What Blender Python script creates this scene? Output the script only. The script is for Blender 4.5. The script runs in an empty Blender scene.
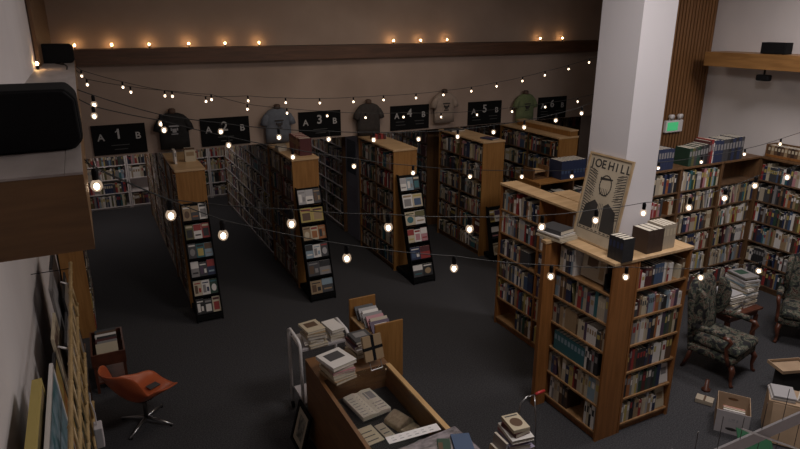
import bpy, math, random
from mathutils import Matrix, Vector
V = Vector
C = bpy.context.scene.collection
SC = bpy.context.scene
PI = math.pi

# ------------------------------------------------------------------ camera
cam_data = bpy.data.cameras.new('camera')
cam = bpy.data.objects.new('camera', cam_data)
C.objects.link(cam)
PITCH, YAW = math.radians(18.2335), math.radians(26.889)
cam.location = (0, 0, 4.1)
cam.rotation_euler = (PI / 2 - PITCH, 0, -YAW)
cam_data.sensor_width = 36
cam_data.lens = 615.87 * 36 / 800
cam_data.clip_start = .05
SC.camera = cam

# ------------------------------------------------------------------ world, lights, exposure
w = bpy.data.worlds.new('world'); SC.world = w
w.use_nodes = True
w.node_tree.nodes['Background'].inputs[0].default_value = (.8, .85, 1, 1)
w.node_tree.nodes['Background'].inputs[1].default_value = .012
SC.view_settings.view_transform = 'Standard'
SC.view_settings.look = 'None'
SC.view_settings.exposure = 0
SC.view_settings.gamma = 1

def area(name, loc, sx, sy, power, col, rot=(0, 0, 0)):
    l = bpy.data.lights.new(name, 'AREA'); l.shape = 'RECTANGLE'
    l.size, l.size_y, l.energy, l.color = sx, sy, power, col
    o = bpy.data.objects.new(name, l); C.objects.link(o)
    o.location = loc; o.rotation_euler = rot
    return o
area('ceiling_light_near', (3.6, 2.5, 5.25), 1.3, 1.0, 92, (1, .93, .9))
area('ceiling_light_right', (7.7, 3.7, 5.25), 1.3, 1.2, 104, (1, .93, .91))
area('ceiling_light_far', (4.0, 7.6, 5.25), 3.0, 1.0, 34, (1, .84, .68))
area('ceiling_light_left', (.6, 5.0, 5.25), .8, 2.0, 6, (1, .93, .92))
area('low_ceiling_light_left', (1.0, 13.6, 2.4), 3.0, 1.0, 20, (1, .9, .85))
area('low_ceiling_light_middle', (5.2, 13.0, 2.4), 3.5, 1.0, 7, (1, .9, .9))
area('low_ceiling_light_right', (9.0, 12.6, 2.4), 2.0, 1.0, 3, (1, .9, .85))

# ------------------------------------------------------------------ materials
def mat(name, col, rough=.6, metal=0, emit=None, spec=.5):
    m = bpy.data.materials.new(name); m.use_nodes = True
    b = m.node_tree.nodes['Principled BSDF']
    b.inputs['Base Color'].default_value = (*col, 1)
    b.inputs['Roughness'].default_value = rough
    b.inputs['Metallic'].default_value = metal
    b.inputs['Specular IOR Level'].default_value = spec
    if emit:
        b.inputs['Emission Color'].default_value = (*emit[0], 1)
        b.inputs['Emission Strength'].default_value = emit[1]
    return m

def noisy(name, c1, c2, scale=(8, 8, 8), detail=4, rough=.6, dist=0, bump=0, spec=.5, lo=.35, hi=.65):
    m = mat(name, c1, rough, spec=spec); nt = m.node_tree; b = nt.nodes['Principled BSDF']
    tc = nt.nodes.new('ShaderNodeTexCoord'); mp = nt.nodes.new('ShaderNodeMapping')
    mp.inputs['Scale'].default_value = scale
    n = nt.nodes.new('ShaderNodeTexNoise'); n.inputs['Scale'].default_value = 1
    n.inputs['Detail'].default_value = detail; n.inputs['Distortion'].default_value = dist
    r = nt.nodes.new('ShaderNodeValToRGB')
    r.color_ramp.elements[0].position = lo; r.color_ramp.elements[0].color = (*c1, 1)
    r.color_ramp.elements[1].position = hi; r.color_ramp.elements[1].color = (*c2, 1)
    nt.links.new(tc.outputs['Object'], mp.inputs['Vector']); nt.links.new(mp.outputs[0], n.inputs['Vector'])
    nt.links.new(n.outputs[0], r.inputs[0]); nt.links.new(r.outputs[0], b.inputs['Base Color'])
    if bump:
        bp = nt.nodes.new('ShaderNodeBump'); bp.inputs['Strength'].default_value = bump; bp.inputs['Distance'].default_value = .01
        nt.links.new(n.outputs[0], bp.inputs['Height']); nt.links.new(bp.outputs[0], b.inputs['Normal'])
    return m

def floral(name):
    m = mat(name, (.1, .1, .08), .9, spec=.2); nt = m.node_tree; b = nt.nodes['Principled BSDF']
    tc = nt.nodes.new('ShaderNodeTexCoord')
    n = nt.nodes.new('ShaderNodeTexNoise'); n.inputs['Scale'].default_value = 10; n.inputs['Detail'].default_value = 3
    n.inputs['Distortion'].default_value = 1.6
    r = nt.nodes.new('ShaderNodeValToRGB'); e = r.color_ramp.elements
    r.color_ramp.interpolation = 'CONSTANT'
    e[0].position = 0; e[0].color = (.02, .02, .022, 1)
    e[1].position = .43; e[1].color = (.05, .06, .045, 1)
    for p, c in ((.49, (.13, .13, .10)), (.55, (.07, .025, .02)), (.59, (.19, .17, .14)), (.64, (.05, .065, .05))):
        x = e.new(p); x.color = (*c, 1)
    nt.links.new(tc.outputs['Object'], n.inputs['Vector']); nt.links.new(n.outputs[0], r.inputs[0])
    nt.links.new(r.outputs[0], b.inputs['Base Color'])
    return m

def carpet():
    m = noisy('carpet', (.034, .034, .038), (.07, .069, .073), (70, 70, 70), 6, .95, bump=.35, spec=.1)
    return m

M = {}
M['carpet'] = carpet()
M['wall'] = noisy('white_wall', (.62, .58, .58), (.68, .64, .635), (1.3, 1.3, .7), 3, .75, spec=.2)
M['column'] = noisy('column_paint', (.60, .575, .595), (.65, .62, .64), (1.2, 1.2, .6), 3, .7, spec=.2)
M['bulkhead'] = noisy('taupe_wall', (.33, .25, .205), (.41, .315, .26), (.9, 2, .9), 4, .75, spec=.2)
M['ceil'] = mat('ceiling_paint', (.45, .42, .40), .8)
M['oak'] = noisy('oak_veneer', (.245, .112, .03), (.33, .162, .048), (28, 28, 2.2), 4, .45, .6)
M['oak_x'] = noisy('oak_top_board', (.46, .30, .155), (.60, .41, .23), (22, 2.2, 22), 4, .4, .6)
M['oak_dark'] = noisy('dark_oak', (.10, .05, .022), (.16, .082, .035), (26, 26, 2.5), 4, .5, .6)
M['oak_isl'] = noisy('red_oak', (.20, .078, .02), (.285, .117, .034), (26, 26, 2), 4, .42, .6)
M['dark_shelf'] = noisy('dark_shelf', (.085, .045, .022), (.13, .07, .034), (12, 12, 12), 3, .6, .3)
M['oak_shelf'] = noisy('oak_shelf', (.24, .125, .05), (.34, .19, .085), (12, 12, 12), 3, .5, .3)
M['walnut'] = noisy('walnut_beam', (.075, .034, .017), (.12, .055, .028), (2.0, 24, 24), 4, .5, .6)
M['ledge_face'] = noisy('ledge_wood', (.125, .06, .019), (.19, .095, .033), (2.2, 22, 22), 4, .45, .6)
M['ledge_face_y'] = noisy('ledge_wood_long', (.24, .115, .035), (.34, .17, .055), (22, 2.2, 22), 4, .45, .6)
M['ledge_top'] = noisy('ledge_top', (.30, .26, .24), (.40, .35, .33), (9, 3, 9), 4, .6)
M['slat'] = noisy('slat_wood', (.15, .066, .021), (.21, .098, .034), (30, 30, 1.5), 4, .55, .5)
M['slat_gap'] = mat('slat_gap', (.035, .016, .008), .8)
M['counter'] = noisy('counter_wood', (.125, .055, .02), (.19, .088, .033), (3, 3, 26), 4, .4, .6)
M['counter_rim'] = noisy('counter_rim', (.42, .25, .10), (.54, .34, .15), (20, 3, 20), 3, .4)
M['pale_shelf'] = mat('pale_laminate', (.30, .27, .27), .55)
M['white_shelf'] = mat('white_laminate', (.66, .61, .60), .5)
M['black'] = mat('black_plastic', (.007, .007, .008), .7, spec=.15)
M['black_matte'] = mat('black_paint', (.008, .008, .0085), .9, spec=.1)
M['grey'] = mat('grey_paint', (.30, .30, .32), .6)
M['letter'] = mat('grey_letters', (.40, .39, .39), .7)
M['dimletter'] = mat('dim_letters', (.06, .06, .06), .7)
M['white'] = mat('white_paint', (.70, .68, .68), .4)
M['paper'] = noisy('paper', (.55, .50, .42), (.64, .59, .50), (60, 60, 200), 2, .85, spec=.1)
M['cream'] = noisy('cream_paper', (.40, .335, .245), (.47, .40, .30), (6, 6, 6), 3, .8)
M['ink'] = mat('black_ink', (.035, .032, .03), .7)
M['frame_tan'] = noisy('tan_frame', (.36, .25, .14), (.45, .33, .2), (10, 10, 10), 3, .4)
M['metal'] = mat('steel', (.45, .45, .46), .3, 1)
M['dark_metal'] = mat('dark_metal', (.09, .085, .08), .35, .8)
M['bulb'] = mat('bulb_filament', (1, .8, .6), .2, emit=((1, .74, .5), 14))
def glow_glass():
    m = bpy.data.materials.new('bulb_glass'); m.use_nodes = True; nt = m.node_tree
    nt.nodes.clear(); o = nt.nodes.new('ShaderNodeOutputMaterial'); x = nt.nodes.new('ShaderNodeMixShader')
    a = nt.nodes.new('ShaderNodeBsdfTransparent'); e = nt.nodes.new('ShaderNodeEmission')
    e.inputs[0].default_value = (1, .72, .5, 1); e.inputs[1].default_value = .75
    x.inputs[0].default_value = .32
    nt.links.new(a.outputs[0], x.inputs[1]); nt.links.new(e.outputs[0], x.inputs[2]); nt.links.new(x.outputs[0], o.inputs[0])
    return m
M['bulb_glass'] = glow_glass()
M['bulb_beam'] = mat('bulb_glow_beam', (1, .8, .6), .2, emit=((1, .55, .22), 95))
M['wire'] = mat('black_cable', (.012, .012, .012), .6)
M['orange'] = noisy('orange_vinyl', (.40, .085, .03), (.48, .11, .04), (5, 5, 5), 3, .33)
M['floral'] = floral('floral_upholstery')
M['mahogany'] = noisy('mahogany', (.07, .022, .012), (.11, .036, .02), (9, 9, 9), 3, .35)
M['bamboo'] = noisy('bamboo', (.27, .18, .075), (.38, .26, .12), (30, 6, 30), 3, .45)
M['card'] = noisy('cardboard', (.36, .25, .16), (.43, .30, .195), (5, 5, 5), 3, .8)
M['boxgrey'] = mat('grey_box_card', (.42, .39, .40), .7)
M['green'] = mat('green_card', (.015, .11, .045), .6)
M['exit'] = mat('exit_glow', (.05, .5, .2), .5, emit=((.12, .8, .3), .28))
M['skin'] = mat('wood_form', (.075, .042, .028), .7)
M['tee_black'] = noisy('tee_black', (.006, .006, .0065), (.011, .011, .012), (14, 14, 14), 3, .9)
M['tee_blue'] = noisy('tee_blue', (.105, .118, .145), (.135, .15, .18), (14, 14, 14), 3, .9)
M['tee_char'] = noisy('tee_charcoal', (.032, .027, .025), (.045, .038, .035), (14, 14, 14), 3, .9)
M['tee_beige'] = noisy('tee_beige', (.27, .215, .175), (.33, .26, .215), (14, 14, 14), 3, .9)
M['tee_green'] = noisy('tee_green', (.13, .16, .075), (.165, .20, .095), (14, 14, 14), 3, .9)
M['glass'] = mat('case_glass', (1, 1, 1), .02)
_b = M['glass'].node_tree.nodes['Principled BSDF']
_b.inputs['Transmission Weight'].default_value = 1; _b.inputs['IOR'].default_value = 1.15
M['clear'] = M['glass']
M['felt'] = mat('dark_felt', (.02, .019, .02), .95)
M['fabric'] = noisy('tan_cloth', (.25, .19, .125), (.33, .26, .18), (30, 30, 30), 3, .9)
M['red'] = mat('red_plastic', (.42, .03, .03), .4)
M['purple'] = noisy('purple_magazine', (.045, .038, .05), (.20, .17, .2), (9, 22, 9), 3, .25)
PAL = {
 'black': (.018, .018, .02), 'charcoal': (.05, .05, .055), 'navy': (.02, .03, .075), 'blue': (.05, .085, .16),
 'teal': (.03, .12, .14), 'pale blue': (.22, .30, .36), 'dark green': (.02, .055, .035), 'olive': (.11, .10, .04),
 'maroon': (.075, .016, .018), 'red': (.27, .03, .028), 'orange': (.30, .11, .035), 'brown': (.10, .055, .03),
 'tan': (.30, .21, .12), 'cream': (.50, .43, .31), 'white': (.66, .63, .60), 'grey': (.22, .21, .21),
 'silver': (.36, .35, .36), 'yellow': (.42, .33, .10), 'purple': (.075, .045, .085), 'pink': (.42, .20, .22),
 'dark brown': (.045, .025, .017), 'beige': (.40, .34, .26), 'lavender': (.29, .26, .36), 'faded red': (.20, .07, .07)}
BK = {k: mat('book_' + k.replace(' ', '_'), c, .55) for k, c in PAL.items()}
BKN = list(PAL)
MIX_DARK = ['black'] * 4 + ['charcoal'] * 4 + ['navy'] * 3 + ['brown'] * 3 + ['dark brown'] * 3 + ['maroon'] * 2 + ['dark green'] * 2 + ['grey'] * 2 + ['tan'] * 2 + ['blue', 'teal', 'red', 'cream', 'white', 'beige', 'orange', 'purple']
MIX_LIGHT = ['white'] * 4 + ['cream'] * 4 + ['beige'] * 3 + ['black'] * 3 + ['charcoal'] * 2 + ['navy'] * 3 + ['blue', 'teal', 'pale blue', 'red', 'red', 'maroon', 'brown', 'brown', 'tan', 'tan', 'grey', 'grey', 'silver', 'dark green', 'olive', 'yellow', 'orange', 'purple', 'pink']
MIX_MID = MIX_DARK + MIX_LIGHT

# ------------------------------------------------------------------ mesh builder
class MB:
    def __init__(s): s.v = []; s.f = []; s.m = []
    def add(s, vs, fs, m=0, T=None):
        o = len(s.v)
        s.v += [tuple(T @ V(p)) for p in vs] if T is not None else [tuple(p) for p in vs]
        s.f += [tuple(i + o for i in f) for f in fs]
        s.m += m if isinstance(m, list) else [m] * len(fs)
        return s
    def box(s, x0, x1, y0, y1, z0, z1, m=0, T=None):
        # faces: bottom, top, -y, +x, +y, -x
        return s.add([(x0, y0, z0), (x1, y0, z0), (x1, y1, z0), (x0, y1, z0), (x0, y0, z1), (x1, y0, z1), (x1, y1, z1), (x0, y1, z1)],
              [(3, 2, 1, 0), (4, 5, 6, 7), (0, 1, 5, 4), (1, 2, 6, 5), (2, 3, 7, 6), (3, 0, 4, 7)], m, T)
    def prism(s, poly, ax, a, b, m=0, T=None):
        # poly is a 2D outline in the two other axes (in xyz order), extruded a..b along ax
        def P(p, t):
            return (t, p[0], p[1]) if ax == 'x' else (p[0], t, p[1]) if ax == 'y' else (p[0], p[1], t)
        n = len(poly)
        vs = [P(p, a) for p in poly] + [P(p, b) for p in poly]
        fs = [tuple(range(n - 1, -1, -1)), tuple(range(n, 2 * n))] + [(i, (i + 1) % n, n + (i + 1) % n, n + i) for i in range(n)]
        return s.add(vs, fs, m, T)
    def loft(s, rings, m=0, cap=True, T=None, closed=True):
        n = len(rings[0]); vs = [p for r in rings for p in r]; fs = []
        for k in range(len(rings) - 1):
            for i in range(n if closed else n - 1):
                j = (i + 1) % n
                fs.append((k * n + i, k * n + j, (k + 1) * n + j, (k + 1) * n + i))
        if cap and closed:
            fs.append(tuple(range(n - 1, -1, -1))); fs.append(tuple(range((len(rings) - 1) * n, len(rings) * n)))
        return s.add(vs, fs, m, T)
    def tube(s, pts, r, n=8, m=0, T=None):
        pts = [V(p) for p in pts]; rs = r if isinstance(r, (list, tuple)) else [r] * len(pts)
        d = (pts[1] - pts[0]).normalized()
        a = d.orthogonal().normalized(); rings = []
        for k, p in enumerate(pts):
            t = (pts[min(k + 1, len(pts) - 1)] - pts[max(k - 1, 0)]).normalized()
            a = (a - t * a.dot(t)).normalized(); b = t.cross(a)
            rings.append([p + (a * math.cos(2 * PI * i / n) + b * math.sin(2 * PI * i / n)) * rs[k] for i in range(n)])
        return s.loft(rings, m, True, T)
    def build(s, name, mats, parent=None, smooth=False, bevel=0, subd=0, loc=None, rz=0):
        me = bpy.data.meshes.new(name); me.from_pydata(s.v, [], s.f); me.update()
        for q in (mats if isinstance(mats, list) else [mats]): me.materials.append(q)
        if any(s.m): me.polygons.foreach_set('material_index', s.m)
        if smooth: me.polygons.foreach_set('use_smooth', [True] * len(s.f))
        o = bpy.data.objects.new(name, me); C.objects.link(o)
        if parent: o.parent = parent
        if loc: o.location = loc
        if rz: o.rotation_euler = (0, 0, rz)
        if bevel:
            b = o.modifiers.new('bevel', 'BEVEL'); b.width = bevel; b.segments = 2; b.limit_method = 'ANGLE'
        if subd:
            b = o.modifiers.new('subd', 'SUBSURF'); b.levels = subd; b.render_levels = subd
        return o

def tag(o, label=None, cat=None, group=None, kind=None):
    if label: o['label'] = label
    if cat: o['category'] = cat
    if group: o['group'] = group
    if kind: o['kind'] = kind
    return o
def empty(name, loc, label, cat, group=None, rz=0):
    o = bpy.data.objects.new(name, None); C.objects.link(o)
    o.location = loc; o.rotation_euler = (0, 0, rz); o.empty_display_size = .1
    return tag(o, label, cat, group)
def struct(name, mb, m):
    o = mb.build(name, m); o['kind'] = 'structure'; return o
def bx(*a): return MB().box(*a)
def lettering(name, items, m, parent, T=Matrix.Identity(4)):
    """items: (text, size, x, y); centred text in the XY plane of T, one mesh per character"""
    for tx, size, x, y in items:
      if len(tx) > 1:
        for q, chh in enumerate(tx): lettering(name, [(chh, size, x + (q - (len(tx) - 1) / 2) * size * .64, y)], m, parent, T)
        continue
      if tx:
        mb = MB()
        cu = bpy.data.curves.new('t', 'FONT'); cu.body = tx; cu.size = size; cu.align_x = 'CENTER'; cu.align_y = 'CENTER'
        cu.extrude = .0012; cu.offset = size * .018
        o = bpy.data.objects.new('t', cu); C.objects.link(o)
        bpy.context.view_layer.update()
        me = bpy.data.meshes.new_from_object(o.evaluated_get(bpy.context.evaluated_depsgraph_get()))
        mb.add([(v.co.x + x, v.co.y + y, v.co.z) for v in me.vertices], [tuple(p.vertices) for p in me.polygons], 0, T)
        bpy.data.objects.remove(o); bpy.data.meshes.remove(me); bpy.data.curves.remove(cu)
        if tx == '1': mb.add([(x - .005, y + size * .36, 0), (x - size * .2, y + size * .19, 0), (x - size * .2, y + size * .12, 0), (x - .005, y + size * .24, 0)], [(3, 2, 1, 0)], 0, T)
        mb.build(name, m, parent)
def copy_tree(o, parent=None):
    c = o.copy(); C.objects.link(c)
    if parent is not None: c.parent = parent
    for ch in list(o.children): copy_tree(ch, c)
    return c

# ------------------------------------------------------------------ the room
XL, XU = -.6, -.335          # left wall below / above the ledge
XR = 9.5; YB = 10.35; ZC = 5.3
struct('floor', bx(XL - .1, 11.1, -2, 15.6, -.05, 0), M['carpet'])
struct('ceiling', bx(XL - .1, 11.1, -2, 10.5, ZC, ZC + .1), M['ceil'])
struct('wall_left', bx(XL - .1, XL, -2, 15.6, 0, 3.48), M['wall'])
struct('wall_left_upper', bx(XL - .1, XU, -2, YB, 3.48, ZC), M['wall'])
struct('wall_right', bx(XR, XR + .1, -2, 7.2, 0, ZC), M['wall'])
struct('wall_near', bx(XL - .1, 11.1, -2.1, -2, 0, ZC), M['wall'])
struct('wall_far_right', bx(11, 11.1, 7.35, 15.6, 0, ZC), M['bulkhead'])
struct('wall_bulkhead', bx(XL, 11, YB, YB + .15, 2.12, ZC), M['bulkhead'])
struct('wall_back', bx(XL - .1, 11.1, 15.4, 15.5, 0, 2.45), M['bulkhead'])
struct('ceiling_low', bx(XL, 11, YB + .15, 15.4, 2.45, 2.55), M['ceil'])
struct('floor_mezzanine', bx(XL, XR, -2, .42, 2.3, 2.5), M['wall'])
# slatted wood wall on the right, and the slatted strip on the left wall
mb = bx(8.4, 11, 7.25, 7.35, 0, ZC, 1)
x = 8.4
while x < XR + .02:
    mb.box(x + .005, x + .058, 7.2, 7.25, 0, ZC, 0); x += .074
struct('wall_slatted', mb, [M['slat'], M['slat_gap']])
mb = bx(XU, XU + .012, 6.5, YB, 3.72, ZC, 1)
y = 6.5
while y < YB - .06:
    mb.box(XU + .012, XU + .04, y + .006, y + .1, 3.72, ZC, 0); y += .11
struct('trim_1', mb, [M['oak_dark'], M['slat_gap']])
# the wood beam on the bulkhead and the ledges of the side walls
o = struct('trim_2', bx(XU, 11, YB - .16, YB, 3.50, 3.72), M['walnut'])
mb = bx(-1.0, -.03, 1.86, YB - .17, 3.485, 3.702, 0)
o = struct('trim_3', mb, M['ledge_face'])
mb = bx(-1.0, -.075, 1.9, YB - .17, 3.703, 3.71, 0)
mb.box(-.074, -.03, 1.86, YB - .17, 3.703, 3.71, 1); mb.box(-1.0, -.075, 1.86, 1.899, 3.703, 3.71, 1)
struct('trim_4', mb, [M['ledge_top'], M['ledge_top']])
mb = bx(8.97, XR, -2, 6.9, 3.43, 3.645)
struct('trim_5', mb, M['ledge_face_y'])
# the white column
c = MB().box(4.525, 4.955, 4.165, 4.67, 0, ZC)
struct('column', c, M['column'])

# ------------------------------------------------------------------ books
RND = random.Random(7)
FAR = MB(); FAR_N = 0
def palmat(mx, rng): return rng.choice(mx)
def book_mb(t, d, h, band=True, b0=.55, b1=.82):
    """upright closed book, spine towards -y; slots cover, paper, band"""
    m = MB(); k = min(.003, t * .15)
    m.box(0, t, 0, .004, 0, h, 0)
    m.box(0, k, .004, d, 0, h, 0); m.box(t - k, t, .004, d, 0, h, 0)
    m.box(k, t - k, .004, d - .005, .004, h - .004, 1)
    if band: m.box(t * .18, t * .82, -.0008, 0, h * b0, h * b1, 2)
    return m
def lay(T, t, d, h, lean):
    if not lean: return T
    return T @ Matrix.Rotation(lean, 4, 'Y')
def row_specs(L, h, d, rng, mx, dense=.93, tmin=.018, tmax=.05, sets=.07, hmin=.6, hmax=.93):
    """a row of books from the left: (x, t, d, h, colour, band colour, lean)"""
    out = []; x = .004 + rng.random() * .01
    base = rng.uniform(hmin + .08, hmax - .05) * h
    while True:
        if x > L * dense: break
        t = rng.uniform(tmin, tmax); col = rng.choice(mx)
        n = rng.randint(2, 4) if rng.random() < sets and col not in ('red', 'yellow', 'purple', 'orange', 'pink') else 1; band = rng.choice(['cream', 'white', 'grey', 'tan', 'red', 'charcoal', 'yellow', col])
        hh = min(hmax * h, max(hmin * h, base + rng.gauss(0, .09) * h)); dd = d * rng.uniform(.62, .9)
        for _ in range(n):
            if x + t > L - .004: return out
            out.append((x, t, dd, hh, col, band, 0)); x += t + .0012
        r = rng.random()
        if r < .035:                      # one book leaning on the row to its left
            t = rng.uniform(.018, .03); a = rng.uniform(.12, .25); hh = base * .95
            if x + t + hh * math.sin(a) + .02 < L:
                col = rng.choice(mx)
                out.append((x + hh * math.sin(a) + .004, t, dd, hh, col, 'cream', -a)); x += t / math.cos(a) + hh * math.sin(a) + .012
        elif r < .055: x += rng.uniform(.03, .12)
    return out
def frame(P0, u, v):
    T = Matrix.Identity(4); z = V((0, 0, 1))
    for i, a in enumerate((V(u), V(v), z)):
        for k in range(3): T[k][i] = a[k]
    T.translation = V(P0); return T
ORD = ['first', 'second', 'third', 'fourth', 'fifth', 'sixth', 'seventh', 'eighth', 'ninth', 'tenth', 'eleventh', 'twelfth', 'thirteenth', 'fourteenth', 'fifteenth', 'sixteenth', 'seventeenth', 'eighteenth', 'nineteenth', 'twentieth'] + ['twenty-' + s for s in ('first', 'second', 'third', 'fourth', 'fifth', 'sixth', 'seventh', 'eighth', 'ninth')]
ORD += ['thirtieth'] + ['thirty-' + s for s in ('first', 'second', 'third', 'fourth', 'fifth')]
SHELF = ['top', 'second', 'third', 'fourth', 'fifth', 'bottom']
def far_row(P0, u, v, specs, setback=.02):
    global FAR_N
    T0 = frame(P0, u, v)
    for x, t, d, h, col, band, lean in specs:
        T = T0 @ Matrix.Translation((x, setback, .001)) @ Matrix.Rotation(lean, 4, 'Y')
        c = BKN.index(col) + 1; b = (BKN.index(band) + 1) if band in PAL else 0
        FAR.box(0, t, 0, d, 0, h, [c, 0, c, c, 0, c], T)
        FAR.add([(t * .15, -.001, h * .55), (t * .85, -.001, h * .55), (t * .85, -.001, h * .8), (t * .15, -.001, h * .8)], [(0, 1, 2, 3)], b, T)
        FAR_N += 1
def near_row(P0, u, v, specs, where, group, setback=.02):
    rot = math.atan2(u[1], u[0]); T0 = frame(P0, u, v)
    for i, (x, t, d, h, col, band, lean) in enumerate(specs):
        o = book_mb(t, d, h).build('book', [BK[col], M['paper'], BK[band]])
        o.location = T0 @ V((x, setback, .001 if not lean else .0015 + t * abs(math.sin(lean)) * (0 if lean < 0 else 1)))
        o.rotation_euler = (0, lean, rot)
        tag(o, '%s book, %s from left, %s' % (col, ORD[i], where), 'book', group)

def bookcase(name, label, W, D, H, n, m, shelf_m, T=None, top_m=None, base=.1, side=.025, double=False, cat='bookcase', back_m=None, bays=1, loc=(0, 0, 0), rz=0, topover=.01, group=None, sep_end=None):
    """open bookcase; local x = width (left->right seen from the front), front at y=0, back at y=D"""
    r = empty(name, loc, label, cat, group, rz)
    for a, nm in ((0, 'side_panel'), (W - side, 'side_panel')):
        bx(a, a + side, 0, D, 0, H - .03).build(nm, sep_end or m, r)
    bx(-topover, W + topover, -.01, D + (.01 if double else 0), H - .03, H).build('top_board', top_m or m, r, bevel=.003)
    yb = D / 2 if double else D - .012
    bx(side, W - side, yb, yb + .012, base, H - .03).build('back_panel', back_m or m, r)
    bx(side, W - side, .03, D - (.03 if double else 0), 0, base - .02).build('plinth', m, r)
    pitch = (H - .03 - base) / n
    bw = (W - side) / bays
    for k in range(1, bays):
        bx(k * bw, k * bw + side, 0.002, D, base, H - .03).build('divider', m, r)
    for k in range(n):
        z = base + k * pitch
        for q in range(bays):
            a = side + q * bw; b = a + bw - side
            for y0, y1 in ([(.004, yb), (yb + .012, D - .004)] if double else [(.004, yb)]):
                bx(a, b, y0, y1, z - .02, z).build('shelf', shelf_m, r)
    r['pitch'] = pitch; r['basez'] = base
    return r
def face_frame(loc, rz):
    u = (math.cos(rz), math.sin(rz), 0); v = (-math.sin(rz), math.cos(rz), 0)
    return u, v
def shelf_pts(loc, rz, W, H, n, base=.1, side=.025, bays=1):
    """yields (row from the top, bay, P0, L, clear height)"""
    u, v = face_frame(loc, rz); pitch = (H - .03 - base) / n; bw = (W - side) / bays
    for k in range(n):
        for q in range(bays):
            a = side + q * bw
            P = V(loc) + V(u) * a + V((0, 0, base + k * pitch))
            yield n - 1 - k, q, P, bw - side, pitch - .02
LEFTFACE = -PI / 2     # local x -> -y, front faces -x

# ---- the five aisle gondolas (front unit of oak, y 8.9 .. 10.3)
TEES = ['black', 'pale blue', 'charcoal', 'beige', 'green']
GX = [(1.0, 1.4), (2.68, 3.1), (4.37, 4.8), (6.07, 6.52), (7.52, 7.96)]
GYF = [8.93, 8.9, 8.85, 8.77, 8.5]
for i, ((x0, x1), yf) in enumerate(zip(GX, GYF)):
    W = YB - .06 - yf; H = 2.12
    loc = (x0, yf + W, 0)
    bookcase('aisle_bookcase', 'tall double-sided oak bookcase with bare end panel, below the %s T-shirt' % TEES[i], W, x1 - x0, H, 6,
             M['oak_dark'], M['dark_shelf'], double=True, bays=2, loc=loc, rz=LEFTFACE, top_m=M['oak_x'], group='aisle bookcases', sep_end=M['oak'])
    u, v = face_frame(loc, LEFTFACE)
    for row, bay, P, L, h in shelf_pts(loc, LEFTFACE, W, H, 6, bays=2):
        rng = random.Random(1000 + i * 100 + row * 10 + bay)
        far_row(P, u, v, row_specs(L, h, .19, rng, MIX_DARK if i == 0 else MIX_MID, .97))
# raised back on the fifth bookcase
t = empty('book_riser', (7.78, 9.4, 2.121), 'long oak riser standing on the bookcase below the green T-shirt', 'riser')
bx(-.02, .16, -.9, .66, 0, .09).build('riser_body', M['oak'], t)
bx(-.03, .17, -.91, .67, .0905, .11).build('riser_top', M['oak_x'], t)
# ---- white rows below the low ceiling (continuations of the aisles) and along the back wall
for i, (x0, x1, y0, y1, m) in enumerate([(1.0, 1.4, 10.31, 14.2, 'oak_dark'), (2.68, 3.1, 10.31, 14.2, 'white_shelf'), (4.4, 4.82, 11.2, 14.3, 'white_shelf'), (6.1, 6.5, 10.8, 14.2, 'oak_dark'), (7.6, 8.0, 10.8, 13.6, 'oak_dark')]):
    W = y1 - y0; loc = (x0, y1, 0); H = 2.05
    lab = ['dark bookcase behind the one below the black T-shirt', 'white bookcase row behind the one below the pale blue T-shirt', 'white bookcase row seen below the sign numbered 3', 'dark bookcase row seen below the sign numbered 4', 'dark bookcase row seen below the sign numbered 5'][i]
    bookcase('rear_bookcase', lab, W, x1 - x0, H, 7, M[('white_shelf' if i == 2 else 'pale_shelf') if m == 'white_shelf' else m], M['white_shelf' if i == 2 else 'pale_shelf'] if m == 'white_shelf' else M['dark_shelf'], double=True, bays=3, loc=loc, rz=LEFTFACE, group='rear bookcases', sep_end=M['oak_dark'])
    u, v = face_frame(loc, LEFTFACE)
    for row, bay, P, L, h in shelf_pts(loc, LEFTFACE, W, H, 7, bays=3):
        far_row(P, u, v, row_specs(L, h, .19, random.Random(2000 + i * 100 + row * 10 + bay), MIX_LIGHT if m == 'white_shelf' else MIX_MID, .98))
bx(0, .03, 0, .7, 0, 2.02).build('panel', M['grey']) if 0 else None
t = empty('notice_panel', (4.45, 10.56, 0), 'tall grey blue panel closing the white bookcase row left of the third aisle bookcase', 'panel')
bx(0, .03, 0, .58, 0, 2.05).build('board', mat('grey_blue_board', (.24, .24, .31), .6), t)
bx(-.004, 0, .08, .5, 1.3, 1.95).build('poster_sheet', mat('dim_poster', (.055, .07, .1), .6), t)
bx(-.004, 0, .08, .5, .75, 1.05).build('poster_sheet', mat('pale_poster', (.22, .21, .27), .6), t)
WB = [-.25, .66, 1.57, 2.48]
WL = ['white bookcase under sign numbered 1, leftmost on the back wall', 'white bookcase on the back wall, just left of the first aisle bookcase', 'white bookcase on the back wall, just right of the first aisle bookcase', 'white bookcase on the back wall, left of the second aisle row']
for i, x0 in enumerate(WB):
    loc = (x0, 15.05, 0); W, H = .9, 2.0
    bookcase('wall_bookcase', WL[i], W, .3, H, 6, M['white_shelf'], M['white_shelf'], bays=1, loc=loc, rz=0, group='white wall bookcases', base=.06, side=.03)
    u, v = face_frame(loc, 0)
    for row, bay, P, L, h in shelf_pts(loc, 0, W, H, 6, base=.06, side=.03):
        if i == 1 and row == 4: continue
        far_row(P, u, v, row_specs(L, h, .2, random.Random(3000 + i * 10 + row), MIX_LIGHT, .97))
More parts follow.
